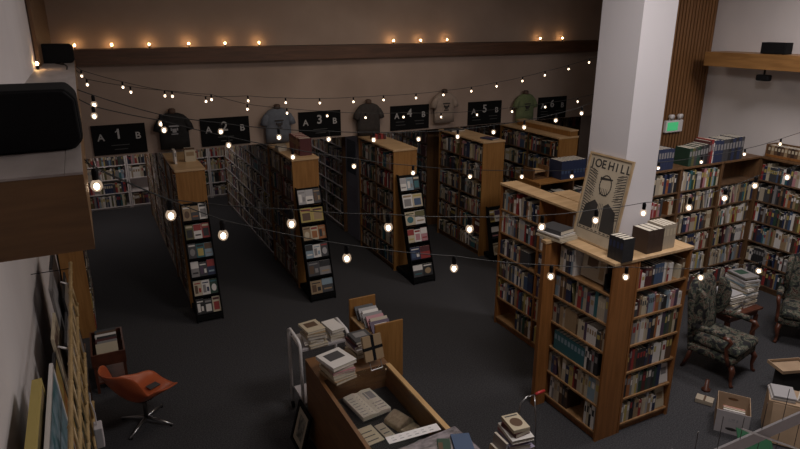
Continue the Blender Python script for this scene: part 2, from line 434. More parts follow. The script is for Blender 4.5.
# further back right, below sign 6
for i, (x0, y0) in enumerate([(8.7, 11.2), (9.62, 11.2)]):
    loc = (x0, y0, 0); W, H = .9, 2.1
    bookcase('rear_bookcase', ['dark bookcase under the sign numbered 6, its left half', 'dark bookcase under the sign numbered 6, its right half'][i], W, .3, H, 6, M['oak_dark'], M['dark_shelf'], loc=loc, group='rear bookcases')
    u, v = face_frame(loc, 0)
    for row, bay, P, L, h in shelf_pts(loc, 0, W, H, 6): far_row(P, u, v, row_specs(L, h, .2, random.Random(3100 + i * 10 + row), MIX_DARK, .97))
# ---- left wall bookcase
loc = (-.29, 10.15, 0); W, H = 1.5, 1.95
bookcase('wall_bookcase', 'oak bookcase on the left wall beyond the bamboo rack', W, .29, H, 6, M['oak_dark'], M['dark_shelf'], loc=(-.29, 8.62, 0), rz=PI / 2, bays=2, sep_end=M['oak'])
u, v = face_frame(0, PI / 2)
for row, bay, P, L, h in shelf_pts((-.29, 8.62, 0), PI / 2, W, H, 6, bays=2): far_row(P, u, v, row_specs(L, h, .22, random.Random(3200 + row * 10 + bay), MIX_MID, .97), -.01)

# ---- right: partition bookcases and wall bookcases
for i, x0 in enumerate([6.62, 7.50, 8.38]):
    loc = (x0, 5.85, 0); W, H = .875, 2.12
    bookcase('partition_bookcase', ['dark oak bookcase facing the room, half hidden behind the white column', 'dark oak bookcase between the white column and the inside corner', 'dark oak bookcase facing the room, at the inside corner on the right'][i], W, .3, H, 6, M['oak_dark'], M['dark_shelf'], loc=loc, group='right partition bookcases')
    u, v = face_frame(loc, 0)
    for row, bay, P, L, h in shelf_pts(loc, 0, W, H, 6):
        if i == 2 and row == 0: continue
        far_row(P, u, v, row_specs(L, h, .22, random.Random(3300 + i * 10 + row), MIX_LIGHT, .96))
for i, y1 in enumerate([5.845, 4.965, 4.085]):
    loc = (9.238, y1, 0); W, H = .875, 2.12
    bookcase('wall_bookcase', ['dark oak bookcase on the right wall beside the inside corner', 'dark oak bookcase on the right wall at the right picture edge', 'dark oak bookcase on the right wall beyond the picture edge'][i], W, .26, H, 6, M['oak_dark'], M['dark_shelf'], loc=loc, rz=LEFTFACE, group='right wall bookcases')
    u, v = face_frame(loc, LEFTFACE)
    for row, bay, P, L, h in shelf_pts(loc, LEFTFACE, W, H, 6):
        far_row(P, u, v, row_specs(L, h, .22, random.Random(3400 + i * 10 + row), MIX_MID, .96))

# ---- island A: low unit running away from the column, faces left
AL, AW, AH = (4.81, 6.5, 0), 1.62, 2.06
r = bookcase('island_bookcase', 'oak bookcase with pale top running back from the white column, facing left', AW, .26, AH, 6, M['oak_isl'], M['oak_shelf'], bays=2, loc=AL, rz=LEFTFACE, top_m=M['oak_x'], back_m=M['oak_isl'])
u, v = face_frame(AL, LEFTFACE)
for row, bay, P, L, h in shelf_pts(AL, LEFTFACE, AW, AH, 6, bays=2):
    rng = random.Random(4000 + row * 10 + bay)
    if bay == 1 and row == 0: continue
    dn = {(5, 0): .0, (1, 0): .97, (2, 0): .62}.get((row, bay), .93)
    sp = row_specs(L, h, .2, rng, MIX_LIGHT, dn, .02, .05)
    if (row, bay) == (5, 0): sp = [(x + .42, *s) for x, *s in row_specs(L - .42, h, .2, rng, MIX_LIGHT, .95)]
    if bay == 1 or row < 2: far_row(P, u, v, sp)
    else:
        near_row(P, u, v, sp, '%s shelf, %s bay of bookcase behind poster' % (SHELF[row], ['far', 'near'][bay]), 'books in the left-facing island bookcase')
bookcase('island_bookcase', 'oak bookcase backing the left-facing one, right of it behind the column', .8, .28, AH, 6, M['oak_isl'], M['oak_shelf'], loc=(5.37, 5.0, 0), rz=PI / 2, top_m=M['oak_x'])
t = empty('magazine_file', (4.83, 5.12, AH - .335), 'light grey box file on the top shelf next to the poster', 'box file')
bx(0, .2, -.19, 0, 0, .27).build('file_body', M['boxgrey'], t, bevel=.003)
bx(.02, .19, -.18, -.01, .271, .275).build('paper_edge', M['paper'], t)

# ---- island B: two units at the foot of the column
BL, BW, BH = (4.18, 4.66, 0), .83, 1.97
r = bookcase('island_bookcase', 'red oak bookcase facing left below the framed poster', BW, .3, BH, 6, M['oak_isl'], M['oak_shelf'], loc=BL, rz=LEFTFACE, top_m=M['oak_x'])
bx(-.002, .05, -.165, -.012, 0, BH - .031).build('end_panel', M['oak_isl'], r); bx(-.012, .06, -.175, -.0105, BH - .03, BH).build('end_cap', M['oak_x'], r)
u, v = face_frame(BL, LEFTFACE)
for row, bay, P, L, h in shelf_pts(BL, LEFTFACE, BW, BH, 6):
    rng = random.Random(4100 + row)
    mx = MIX_LIGHT
    if row == 0:
        sp = [(.05, .05, .2, .26, 'cream', 'grey', 0), (.102, .03, .2, .25, 'white', 'black', 0), (.135, .045, .2, .24, 'charcoal', 'cream', 0), (.183, .03, .19, .25, 'navy', 'white', 0), (.215, .025, .2, .27, 'pale blue', 'white', 0), (.243, .02, .2, .28, 'white', 'grey', 0)]
    elif row == 3:
        sp = [(.06 + k * .0515, .05, .21, .22, 'teal', 'pale blue', 0) for k in range(9)] + [(.53, .03, .2, .25, 'white', 'black', 0), (.562, .026, .2, .26, 'black', 'white', 0), (.59, .035, .2, .24, 'charcoal', 'white', 0), (.627, .03, .2, .25, 'grey', 'red', 0), (.66, .05, .2, .25, 'black', 'grey', 0)]
    elif row == 5:
        sp = [(.06, .032, .2, .26, 'white', 'navy', 0), (.095, .03, .2, .25, 'grey', 'white', 0), (.127, .05, .2, .25, 'beige', 'tan', 0), (.179, .03, .2, .25, 'cream', 'grey', 0), (.211, .05, .2, .26, 'brown', 'cream', 0), (.263, .03, .2, .26, 'black', 'grey', 0), (.295, .045, .2, .24, 'dark brown', 'tan', 0), (.60, .03, .2, .26, 'white', 'black', 0), (.632, .035, .21, .28, 'cream', 'black', 0), (.67, .028, .21, .28, 'black', 'white', 0), (.7, .045, .21, .27, 'white', 'black', 0)]
    else:
        sp = row_specs(L, h, .21, rng, mx, .95, .018, .06, .08, .5, .95)
    near_row(P, u, v, sp, '%s shelf, oak bookcase below poster' % SHELF[row], 'books below the poster')
# a face-out art book and a bookend on the top shelf below the poster
t = empty('art_book', (4.25, 4.18, 1.6525), 'large pale art book facing out, top shelf below the poster', 'book', None, LEFTFACE)
T = Matrix.Rotation(-.1, 4, 'X')
MB().box(-.17, .15, .02, .045, .002, .27, [0, 1, 0, 0, 0, 0], T).build('cover', [BK['beige'], M['paper']], t)
MB().box(-.1, .04, .0185, .0195, .13, .22, 0, T).build('cover_print', BK['brown'], t); MB().box(.07, .13, .0185, .0195, .04, .25, 0, T).build('title_panel', BK['tan'], t)
t = empty('bookend', (4.2, 3.955, 1.6525), 'thin black bookend on the top shelf below the poster', 'bookend')
bx(0, .1, 0, .003, .0, .16).build('upright', M['black'], t); bx(0, .1, -.09, -.001, 0, .002).build('foot', M['black'], t)

def faceout_on_shelf(p, rz, w_, h_, c, c2, label):
    t = empty('face_out_book', p + V((0, 0, .0052)), label, 'book', None, rz)
    T = Matrix.Translation((0, .03, 0)) @ Matrix.Rotation(-.15, 4, 'X')
    MB().box(0, w_, 0, .02, .0, h_, [0, 1, 0, 0, 0, 0], T).build('cover', [BK[c], M['paper']], t)
    MB().box(w_ * .2, w_ * .8, -.001, 0, h_ * .45, h_ * .8, 0, T).build('cover_print', BK[c2], t)
CL, CW = (4.49, 3.83, 0), .74
r = bookcase('island_bookcase', 'red oak bookcase facing the camera, right of the corner post', CW, .31, BH, 6, M['oak_isl'], M['oak_shelf'], loc=CL, rz=0, top_m=M['oak_x'])
u, v = face_frame(CL, 0)
for row, bay, P, L, h in shelf_pts(CL, 0, CW, BH, 6):
    rng = random.Random(4220 + row)
    sp = row_specs(L, h, .21, rng, MIX_LIGHT + ['white'] * 5 + ['black'] * 3, .95 if row not in (4, 5) else .72, .014, .055, .08, .5, .95)
    near_row(P, u, v, sp, '%s shelf, oak bookcase facing camera' % SHELF[row], 'books in the camera-facing island bookcase')
    if row in (4, 5):
        xe = max(a[0] + a[1] for a in sp); wd = min(.16, L - xe - .03)
        if wd > .09: faceout_on_shelf(V(P) + V(u) * (xe + .02), 0, wd, min(.22, h * .85), ['white', 'cream'][row - 4], ['grey', 'tan'][row - 4], '%s book facing out on the %s shelf of the oak bookcase facing camera' % (['white', 'cream'][row - 4], SHELF[row]))


# ------------------------------------------------------------------ card unit with reference volumes behind the column
r = bookcase('low_bookcase', 'low oak bookcase behind the column carrying dark blue volumes', 1.4, .55, 1.68, 4, M['oak_dark'], M['dark_shelf'], loc=(6.22, 7.4, 0), top_m=M['oak'], bays=2, sep_end=M['oak'])
u, v = face_frame(0, 0)
for row, bay, P, L, h in shelf_pts((6.22, 7.4, 0), 0, 1.4, 1.68, 4, bays=2): far_row(P, u, v, row_specs(L, h * .7, .25, random.Random(4500 + row * 3 + bay), MIX_DARK, .8))
for k in range(8):
    tag(book_mb(.062, .3, .30, True, .3, .5).build('reference_volume', [BK['navy'], M['paper'], BK['blue']], loc=(6.66 + k * .0635, 7.42, 1.681)),
        'dark blue reference volume, %s from left, on the low bookcase' % ORD[k], 'book', 'dark blue reference set')
t = empty('book_trough', (6.1, 7.62, 1.681), 'small oak book trough with pale top at the left end of the low bookcase', 'book trough')
bx(.16, .48, 0, .26, 0, .015).build('base', M['oak_dark'], t)
bx(.16, .19, 0, .26, .016, .17).build('end_board', M['oak_dark'], t); bx(.45, .48, 0, .26, .016, .19).build('end_board', M['oak_dark'], t)
bx(.192, .448, .05, .25, .1, .12).build('ledge', M['oak_x'], t)
o = MB().tube([(0, 0, 0), (0, 0, .05), (0, 0, .1), (0, 0, .14)], [.035, .04, .028, .012], 12).build('figurine', M['frame_tan'], None, True, loc=(6.62, 7.55, 1.681))
o.location = (6.42 + .17, 7.44, 1.681); o.name = 'figurine'
bpy.data.objects.remove(o)

# ------------------------------------------------------------------ magazine displays at the aisle ends
def display(x0, x1, ytop, ybot, H, n, label, key, group):
    W = x1 - x0
    r = empty('display_rack', (x0, ytop, 0), label, 'display rack', group)
    run = ytop - ybot
    prof = [(-run + .13, 0), (-run, 0), (-run, .09), (-.1, H), (-.02, H)]
    for a in (0, W - .012): MB().prism(prof, 'x', a, a + .012).build('side_panel', M['black_matte'], r)
    sl = (run - .1) / (H - .11)
    bx(.012, W - .012, -run + .002, -.002, .03, .1).build('base', M['black_matte'], r, bevel=.004)
    pitch = (H - .1) / n
    fronts = []
    for k in range(n):
        z = .105 + k * pitch; yf = -run + sl * (z - .11) + .008
        bx(.013, W - .013, yf, yf + .10, z, z + .008).build('tier', M['black_matte'], r)
        bx(.013, W - .013, yf, yf + .006, z + .009, z + .02).build('lip', M['black_matte'], r)
        T = Matrix.Translation((0, yf + .1, z + .009)) @ Matrix.Rotation(-sl * .9, 4, 'X')
        MB().box(.013, W - .013, 0, .006, 0, pitch - .03, 0, T).build('back_board', M['black_matte'], r)
        fronts.append((z + .0085, ytop + yf, sl))
    for a in (.05, W - .05): MB().tube([(a - .01, -run + .05, .02), (a + .01, -run + .05, .02)], .02, 10).build('caster', M['black'], r)
    return fronts
def faceout(x, y, z, w, h, tilt, cols, label, group, style):
    c1, c2, c3 = cols
    r = empty('face_out_book', (x, y, z), label, 'book', group)
    T = Matrix.Rotation(-tilt, 4, 'X')
    MB().box(0, w, 0, .018, 0, h, [0, 1, 0, 0, 0, 0], T).build('cover', [BK[c1], M['paper']], r)
    m = MB(); e = -.0008
    if style == 0: m.box(w * .1, w * .9, e, 0, h * .78, h * .92, 1, T).box(w * .15, w * .85, e, 0, h * .12, h * .65, 0, T)
    elif style == 1: m.box(0.002, w - .002, e, 0, h * .55, h * .98, 0, T).box(w * .15, w * .85, e, 0, h * .2, h * .3, 1, T)
    elif style == 2:
        m.box(w * .1, w * .9, e, 0, h * .8, h * .9, 1, T)
        m.add([(w * (.5 + .32 * math.cos(a * PI / 8)), e, h * (.4 + .25 * math.sin(a * PI / 8))) for a in range(16)], [tuple(range(16))], 0, T)
    else: m.box(w * .12, w * .5, e, 0, h * .15, h * .7, 0, T).box(w * .12, w * .88, e, 0, h * .78, h * .86, 1, T).box(w * .6, w * .88, e, 0, h * .2, h * .5, 1, T)
    m.build('cover_print', [BK[c2], BK[c3]], r)
TI = ['bottom', 'second', 'third', 'fourth', 'fifth', 'top']
DISP = {   # per tier from the bottom, left to right: colours
 0: [[('black', 'white', 'white'), ('black', 'white', 'grey'), ('cream', 'red', 'maroon')],
     [('cream', 'brown', 'red'), ('white', 'grey', 'navy'), ('dark green', 'white', 'teal')],
     [('grey', 'white', 'black'), ('charcoal', 'purple', 'white'), ('navy', 'red', 'pale blue')],
     [('charcoal', 'grey', 'white'), ('teal', 'yellow', 'black'), ('pale blue', 'brown', 'grey')],
     [('olive', 'black', 'cream'), ('white', 'red', 'black'), ('red', 'black', 'cream')],
     [('tan', 'brown', 'white'), ('charcoal', 'tan', 'orange'), ('white', 'grey', 'black')]],
 1: [[('tan', 'brown', 'black'), ('charcoal', 'pale blue', 'tan')],
     [('charcoal', 'brown', 'grey'), ('grey', 'black', 'tan')],
     [('pale blue', 'black', 'white'), ('white', 'grey', 'pale blue'), ('charcoal', 'silver', 'red')],
     [('tan', 'cream', 'brown'), ('cream', 'orange', 'red'), ('orange', 'black', 'tan')],
     [('yellow', 'brown', 'red'), ('yellow', 'tan', 'maroon')],
     [('silver', 'white', 'grey'), ('white', 'silver', 'black'), ('charcoal', 'brown', 'tan')]],
 2: [[('charcoal', 'white', 'teal'), ('black', 'tan', 'white')],
     [('navy', 'blue', 'white'), ('red', 'maroon', 'red')],
     [('cream', 'red', 'yellow'), ('white', 'pink', 'red'), ('pink', 'white', 'red')],
     [('cream', 'teal', 'olive'), ('white', 'olive', 'tan')],
     [('white', 'grey', 'tan'), ('cream', 'blue', 'yellow')],
     [('white', 'silver', 'grey'), ('pale blue', 'white', 'grey'), ('black', 'teal', 'cream')]],
 3: [[('cream', 'tan', 'brown'), ('beige', 'brown', 'white')],
     [('black', 'white', 'pink'), ('charcoal', 'pink', 'white')],
     [('yellow', 'brown', 'white'), ('white', 'purple', 'grey'), ('orange', 'red', 'white')]]}
DEF = [(1.0, 1.37, 8.90, 8.36, 1.66, 6), (2.68, 3.08, 8.87, 8.28, 1.69, 6), (4.39, 4.79, 8.82, 8.15, 1.72, 6), (6.14, 6.53, 8.74, 8.4, .96, 3)]
DN = ['left', 'second', 'third', 'low right']
for i, d in enumerate(DEF):
    fr = display(*d, 'black tiered display rack at the end of the bookcase below %s T-shirt' % TEES[i], i, 'black display racks')
    W = d[1] - d[0]
    for k, (z, y, sl) in enumerate(fr):
        cs = DISP[i][k]; n = len(cs); wd = (W - .034) / n
        for q, c in enumerate(cs):
            rng = random.Random(i * 100 + k * 10 + q)
            bw = min(wd - .003, .185); bh = rng.uniform(.195, .225)
            if c[0] == 'red' and i == 2: bw, bh = wd - .006, .2
            faceout(d[0] + .02 + q * wd, y + .03, z + .006, bw, bh, .3, c,
                    '%s face-out book, %s, %s tier of %s display rack' % (c[0], ['left', 'middle' if n == 3 else 'right', 'right'][q], TI[k] if k < n or d[5] == 6 else 'top', DN[i]), 'face-out books', rng.randint(0, 3))

# ------------------------------------------------------------------ signs on the bulkhead
SX = [(.03, .79), (1.62, 2.41), (3.27, 4.05), (5.04, 5.86), (6.75, 7.55), (8.49, 9.25)]
for i, (x0, x1) in enumerate(SX):
    W = x1 - x0; z0 = 2.155 if i < 4 else 2.135
    r = empty('aisle_sign', ((x0 + x1) / 2, YB - .002, z0), 'black aisle sign with grey letters A and B around the number %d' % (i + 1), 'sign', 'aisle signs')
    bx(-W / 2, W / 2, -.02, 0, 0, .455).build('board', M['black_matte'], r, bevel=.002)
    T = Matrix.Translation((0, -.0215, 0)) @ Matrix.Rotation(PI / 2, 4, 'X')
    lettering('letter', [('A', .145, -W * .34, .265), (str(i + 1), .21, -.01, .305), ('B', .145, W * .35, .265)], M['letter'], r, T)
    m = MB()
    for a, b, zz in ((-.13, .13, .135), (-.09, .1, .07)) if i < 3 else ((-.3, -.12, .15), (.1, .3, .15), (-.3, -.1, .09), (.12, .3, .09)):
        m.box(a, b, -.0215, -.0205, zz, zz + .012)
    m.build('small_print', M['dimletter'], r)

# ------------------------------------------------------------------ T-shirts on forms, hung on the bulkhead
def tee(xc, ztop, label, m, print_m, neck=True, sleeves=True, name='t_shirt'):
    r = empty(name, (xc, YB - .1, ztop - .62), label, 'T-shirt', 'T-shirts on the bulkhead')
    n = 20
    def ell(hw, hd, z, yo=0): return [(hw * math.cos(2 * PI * k / n), yo + hd * math.sin(2 * PI * k / n), z) for k in range(n)]
    rings = [ell(.225, .06, .0), ell(.225, .07, .15), ell(.22, .08, .3), ell(.225, .085, .42), ell(.215, .08, .49), ell(.165, .068, .535), ell(.1, .055, .56), ell(.075, .05, .565)]
    b = MB().loft(rings).build('shirt_body', m, r, True)
    for s in (-1, 1):
        MB().tube([(s * .15, 0, .48), (s * .19, -.003, .435), (s * .23, -.005, .36), (s * .245, -.008, .29)], [.04, .058, .062, .064], 12).build('sleeve', m, r, True)
    if neck: MB().tube([(0, 0, .56), (0, 0, .59), (0, 0, .62), (0, 0, .635)], [.06, .055, .055, .035], 14).build('neck_form', M['skin'], r, True)
    if print_m:
        mm = MB()
        for dx, dz, w_, h_ in ((-.075, .36, .15, .022), (-.03, .27, .06, .06), (-.055, .3, .018, .04), (.037, .3, .018, .04), (-.05, .24, .1, .014)):
            mm.box(dx, dx + w_, -.092, -.078, dz, dz + h_)
        mm.build('chest_print', print_m, r)
    return r
tee(1.2, 2.80, 'black T-shirt with a small white chest print on a form', M['tee_black'], M['grey'])
tee(2.88, 2.77, 'pale blue T-shirt with a dark chest print on a form', M['tee_blue'], M['tee_char'])
tee(4.56, 2.76, 'charcoal T-shirt without a print on a form', M['tee_char'], None)
tee(6.15, 2.87, 'beige T-shirt with a round dark print on a form', M['tee_beige'], M['tee_char'])
tee(8.08, 2.752, 'light green T-shirt with a dark chest print on a form', M['tee_green'], M['tee_char'])

# ------------------------------------------------------------------ items on the gondola tops
def stand_book(x, y, z, t, d, h, col, band, label, rz=0, name='book', grp=None):
    return tag(book_mb(t, d, h).build(name, [BK[col], M['paper'], BK[band]], loc=(x, y, z), rz=rz), label, 'book', grp)
stand_book(1.06, 9.35, 2.121, .03, .19, .2, 'white', 'grey', 'white book standing on the first aisle bookcase')
for k, (c, hh) in enumerate([('cream', .17), ('brown', .2)]):
    t = empty('face_out_book', (1.22, 9.44 + k * .05, 2.121), ['cream book facing out on the first aisle bookcase', 'brown book standing behind the cream one on the first aisle bookcase'][k], 'book')
    MB().box(0, .15, 0, .03, 0, hh, [0, 1, 0, 0, 0, 0]).build('cover', [BK[c], M['paper']], t)
    bx(.02, .13, -.001, 0, hh * .5, hh * .85).build('cover_print', BK['tan'], t)
for k, (c, h_) in enumerate([('faded red', .27), ('faded red', .28), ('faded red', .27), ('faded red', .275), ('brown', .26), ('faded red', .27), ('tan', .26), ('faded red', .27), ('maroon', .27)]):
    stand_book(2.87, 9.62 - k * .0615, 2.121, .058, .19, h_, c, 'tan', '%s volume, %s from far end, on the second aisle bookcase' % (c, ORD[k]), LEFTFACE, 'volume', 'volumes on the second aisle bookcase')
def flat_book(x, y, z, w, d, h, col, rz, label, grp=None, prt=None, name='book'):
    """book lying flat, spine towards local -x"""
    r = empty(name, (x, y, z), label, 'book', grp, rz)
    k = min(.003, h * .15)
    MB().box(-w / 2, w / 2, -d / 2, d / 2, 0, k).box(-w / 2, w / 2, -d / 2, d / 2, h - k, h).box(-w / 2, -w / 2 + .004, -d / 2, d / 2, k, h - k).build('cover', BK[col], r)
    bx(-w / 2 + .0045, w / 2 - .005, -d / 2 + .004, d / 2 - .004, k + .0002, h - k - .0002).build('page_block', M['paper'], r)
    if prt: bx(-w * .32, w * .32, -d * .1, d * .34, h + .0002, h + .001).build('cover_print', BK[prt], r)
    return r
def pile(x, y, z, items, where, grp, rz=0, seed=1, name='book'):
    """items bottom to top: (w, d, h, colour[, print])"""
    rng = random.Random(seed); n = len(items)
    for k, it in enumerate(items):
        w_, d_, h_, col = it[:4]; j = n - 1 - k
        pos = 'topmost' if j == 0 else 'lowest' if k == 0 else ORD[j] + ' from the top'
        flat_book(x + rng.uniform(-.012, .012), y + rng.uniform(-.012, .012), z + .0008, w_, d_, h_, col, rz + rng.uniform(-.16, .16), '%s %s, %s, %s' % (col, name.replace('_', ' '), pos, where), grp, it[4] if len(it) > 4 else None, name)
        z += h_ + .0018
pile(2.745, 9.66, 2.121, [(.15, .2, .03, 'cream'), (.14, .2, .03, 'white'), (.15, .2, .025, 'beige')], 'small pile on second aisle bookcase', 'pile on the second aisle bookcase')
for k in range(5):
    t = empty('greeting_card_box', (4.45 + k * .05, 9.85 - k * .012, 2.121), '%s red box, %s from the left on the third aisle bookcase' % (['dark', 'bright', 'dark', 'bright', 'dark'][k], ORD[k]), 'box')
    bx(0, .046, 0, .1, 0, .07 + .02 * (k % 2)).build('box_body', BK['maroon' if k % 2 == 0 else 'red'], t, bevel=.002)
flat_book(6.34, 8.98, 2.1215, .2, .28, .02, 'navy', .3, 'thin dark blue book lying on the fourth aisle bookcase', None, 'purple')
flat_book(6.25, 10.02, 2.1215, .3, .28, .025, 'black', 0, 'black album lying at the far end of the fourth aisle bookcase')
# tall volumes on the right partition
vx = 6.98
for k, (c, t_, h_, d_) in enumerate([('navy', .05, .3, .28), ('navy', .05, .3, .28), ('navy', .05, .3, .28), ('navy', .05, .3, .28), ('navy', .05, .3, .28), ('navy', .05, .29, .28)] + [('dark green', .06, .26, .25), ('olive', .055, .26, .25), ('charcoal', .05, .26, .25), ('dark green', .06, .27, .25), ('black', .055, .28, .25), ('charcoal', .05, .28, .25), ('black', .06, .29, .26), ('maroon', .05, .33, .27), ('red', .045, .35, .27), ('white', .02, .3, .25), ('navy', .065, .33, .27), ('navy', .065, .33, .27), ('navy', .065, .32, .27), ('charcoal', .065, .33, .27), ('charcoal', .065, .33, .27), ('black', .065, .33, .27), ('navy', .065, .33, .28), ('black', .065, .34, .28), ('navy', .065, .34, .28), ('charcoal', .065, .34, .28)]):
    if k == 6: vx = 7.6
    stand_book(vx, 5.855, 2.1215, t_, d_, h_, c, 'grey', '%s large volume, %s from left, on top of right partition bookcases' % (c, ORD[k]), 0, 'volume', 'large volumes on the right partition')
    vx += t_ + .0015
    if vx > 9.1: break
# pale books in a wooden crate on the right wall bookcase
t = empty('wooden_crate', (9.245, 5.2, 2.1215), 'low wooden crate of brown books on the right wall bookcase', 'crate')
bx(0, .24, 0, .6, 0, .015).build('base', M['oak_dark'], t)
for y0 in (0, .585): bx(0, .24, y0, y0 + .015, .016, .2).build('end_board', M['oak_dark'], t)
bx(0, .012, .016, .584, .016, .05).build('front_rail', M['oak_isl'], t); bx(.228, .24, .016, .584, .016, .2).build('back_board', M['oak_dark'], t)
for k in range(11):
    stand_book(9.265, 5.78 - k * .0515, 2.1375, .048, .17, .17, ['brown', 'tan', 'brown', 'dark brown'][k % 4], 'cream', '%s book, %s from left, in the crate on right wall bookcase' % (['brown', 'tan', 'brown', 'dark brown'][k % 4], ORD[k]), LEFTFACE, 'book', 'books in the wooden crate')

# ------------------------------------------------------------------ framed poster and items on island B
r = empty('framed_poster', (4.345, 4.325, 1.976), 'framed cream woodcut poster lettered in black, leaning on the white column', 'poster', None)
r.rotation_euler = (0, 0, LEFTFACE)
T = Matrix.Translation((0, .0, 0)) @ Matrix.Rotation(-math.asin(.155 / .9), 4, 'X')
PW, PH = .57, .895
m = MB(); fw = .018
for a in ((-PW / 2, PW / 2, 0, .02, 0, fw), (-PW / 2, PW / 2, 0, .02, PH - fw, PH), (-PW / 2, -PW / 2 + fw, 0, .02, fw, PH - fw), (PW / 2 - fw, PW / 2, 0, .02, fw, PH - fw)): m.box(*a, 0, T)
m.build('frame', M['frame_tan'], r)
MB().box(-PW / 2 + fw, PW / 2 - fw, .01, .019, fw, PH - fw, 0, T).build('paper_sheet', M['cream'], r)
TT = T @ Matrix.Translation((0, .0092, 0)) @ Matrix.Rotation(PI / 2, 4, 'X')
lettering('letter', [('JOE', .115, -.15, PH - .1), ('HILL', .115, .13, PH - .1)], M['ink'], r, TT)
m = MB(); y0, y1 = .0088, .0098; rng = random.Random(5)
def strip(ax, az, bx_, bz, wd):
    dx, dz = bx_ - ax, bz - az; L = math.hypot(dx, dz); nx, nz = -dz / L * wd / 2, dx / L * wd / 2
    q = [(ax + nx, az + nz), (bx_ + nx * .5, bz + nz * .5), (bx_ - nx * .5, bz - nz * .5), (ax - nx, az - nz)]
    m.prism(q, 'y', y0, y1, 0, T)
cx, cz = 0, .56
for k in range(17):                    # short woodcut hatches down both sides
    zz = .28 + k * .027
    for s in (-1, 1):
        xa = .1 + .03 * abs(math.sin(zz * 9)); strip(s * .24, zz + .03, s * (xa + .03), zz, .011)
for k in range(3): strip(-.03 + k * .03, .17, -.02 + k * .02, .42, .008)      # plain bust: shoulders as vertical cuts
for s in (-1, 1): m.prism([(s * .235, .15), (s * .05, .15), (s * .035, .40), (s * .09, .44), (s * .2, .37)], 'y', y0, y1, 0, T)
for k in range(12):
    for s in (-1, 1): strip(s * (.125 + .008 * (k % 2)), .47 + k * .022, s * .2, .50 + k * .022, .007)
ov = [(cx + .075 * math.cos(2 * PI * k / 20), .60 + .1 * math.sin(2 * PI * k / 20)) for k in range(20)]
for k in range(20):
    a, b = ov[k], ov[(k + 1) % 20]; strip(a[0], a[1], b[0], b[1], .016)
for k in range(5): strip(-.05 + k * .022, .50, -.055 + k * .022, .57, .008)
strip(-.08, .66, .08, .67, .03)
for k in range(9): strip(-.22 + k * .055, .135, -.19 + k * .055, .135, .012)
for a in ((-.245, .12, -.245, .74), (.245, .12, .245, .74), (-.245, .12, .245, .12)): strip(*a, .006)
m.build('woodcut_print', M['ink'], r)

for k in range(4):
    stand_book(4.2 + .035, 3.99 - k * .046, 1.9715, .044, .14, .23, 'black', 'navy', 'black book with white page tops, %s of four, before the poster' % ORD[k], LEFTFACE, 'book', 'black books in front of the poster')
for k in range(3):
    stand_book(4.62 + k * .071, 3.87, 1.9715, .07, .2, .235, 'dark brown', 'dark brown', 'dark brown thick volume, %s of three, right of the column' % ORD[k], 0, 'volume', 'dark brown volumes')
for k in range(4):
    stand_book(4.84 + k * .046, 3.89, 1.9715, .045, .2, .25, 'beige', 'cream', 'beige volume, %s of four, beside the dark brown volumes' % ORD[k], 0, 'volume', 'beige volumes')
pile(4.2, 4.66, 1.9715, [(.26, .34, .02, 'cream'), (.25, .32, .022, 'beige'), (.25, .3, .016, 'white'), (.22, .28, .045, 'charcoal')], 'pile on the bookcase left of poster', 'pile beside the poster', .2, 3)

# ------------------------------------------------------------------ glass counter
r = empty('display_counter', (1.92, 3.9, 0), 'long wooden display counter with glass top, centre foreground', 'counter')
X0, X1, Y0, Y1, ZT = -.34, .36, -1.0, 1.28, .95
def part(name, m, *b): return bx(*b).build(name, M[m], r)
part('front_panel', 'counter', X0, X0 + .03, Y0, Y1, 0.06, ZT - .02)
part('rear_panel', 'counter', X1 - .03, X1, Y0, Y1, .06, ZT - .02)
part('end_panel', 'counter', X0 + .03, X1 - .03, Y1 - .03, Y1, .06, ZT - .02)
part('end_panel', 'counter', X0 + .03, X1 - .03, Y0, Y0 + .03, .06, ZT - .02)
part('plinth', 'oak_dark', X0 + .04, X1 - .04, Y0 + .04, Y1 - .04, 0, .06)
part('inner_wall', 'counter', X0 + .03, X1 - .03, .84, .87, .06, ZT - .02)
part('case_floor', 'felt', X0 + .03, X1 - .03, Y0 + .03, .84, .68, .70)
part('solid_top', 'counter', X0, X1, .84, Y1, ZT - .02, ZT)
part('rim', 'counter_rim', X1 - .035, X1 + .01, Y0, .839, ZT - .019, ZT + .004)
part('rim', 'counter', X0 - .006, X0 + .028, Y0, .839, ZT - .019, ZT + .004)
part('glass_top', 'glass', X0 + .03, X1 - .037, Y0, .836, ZT - .006, ZT)
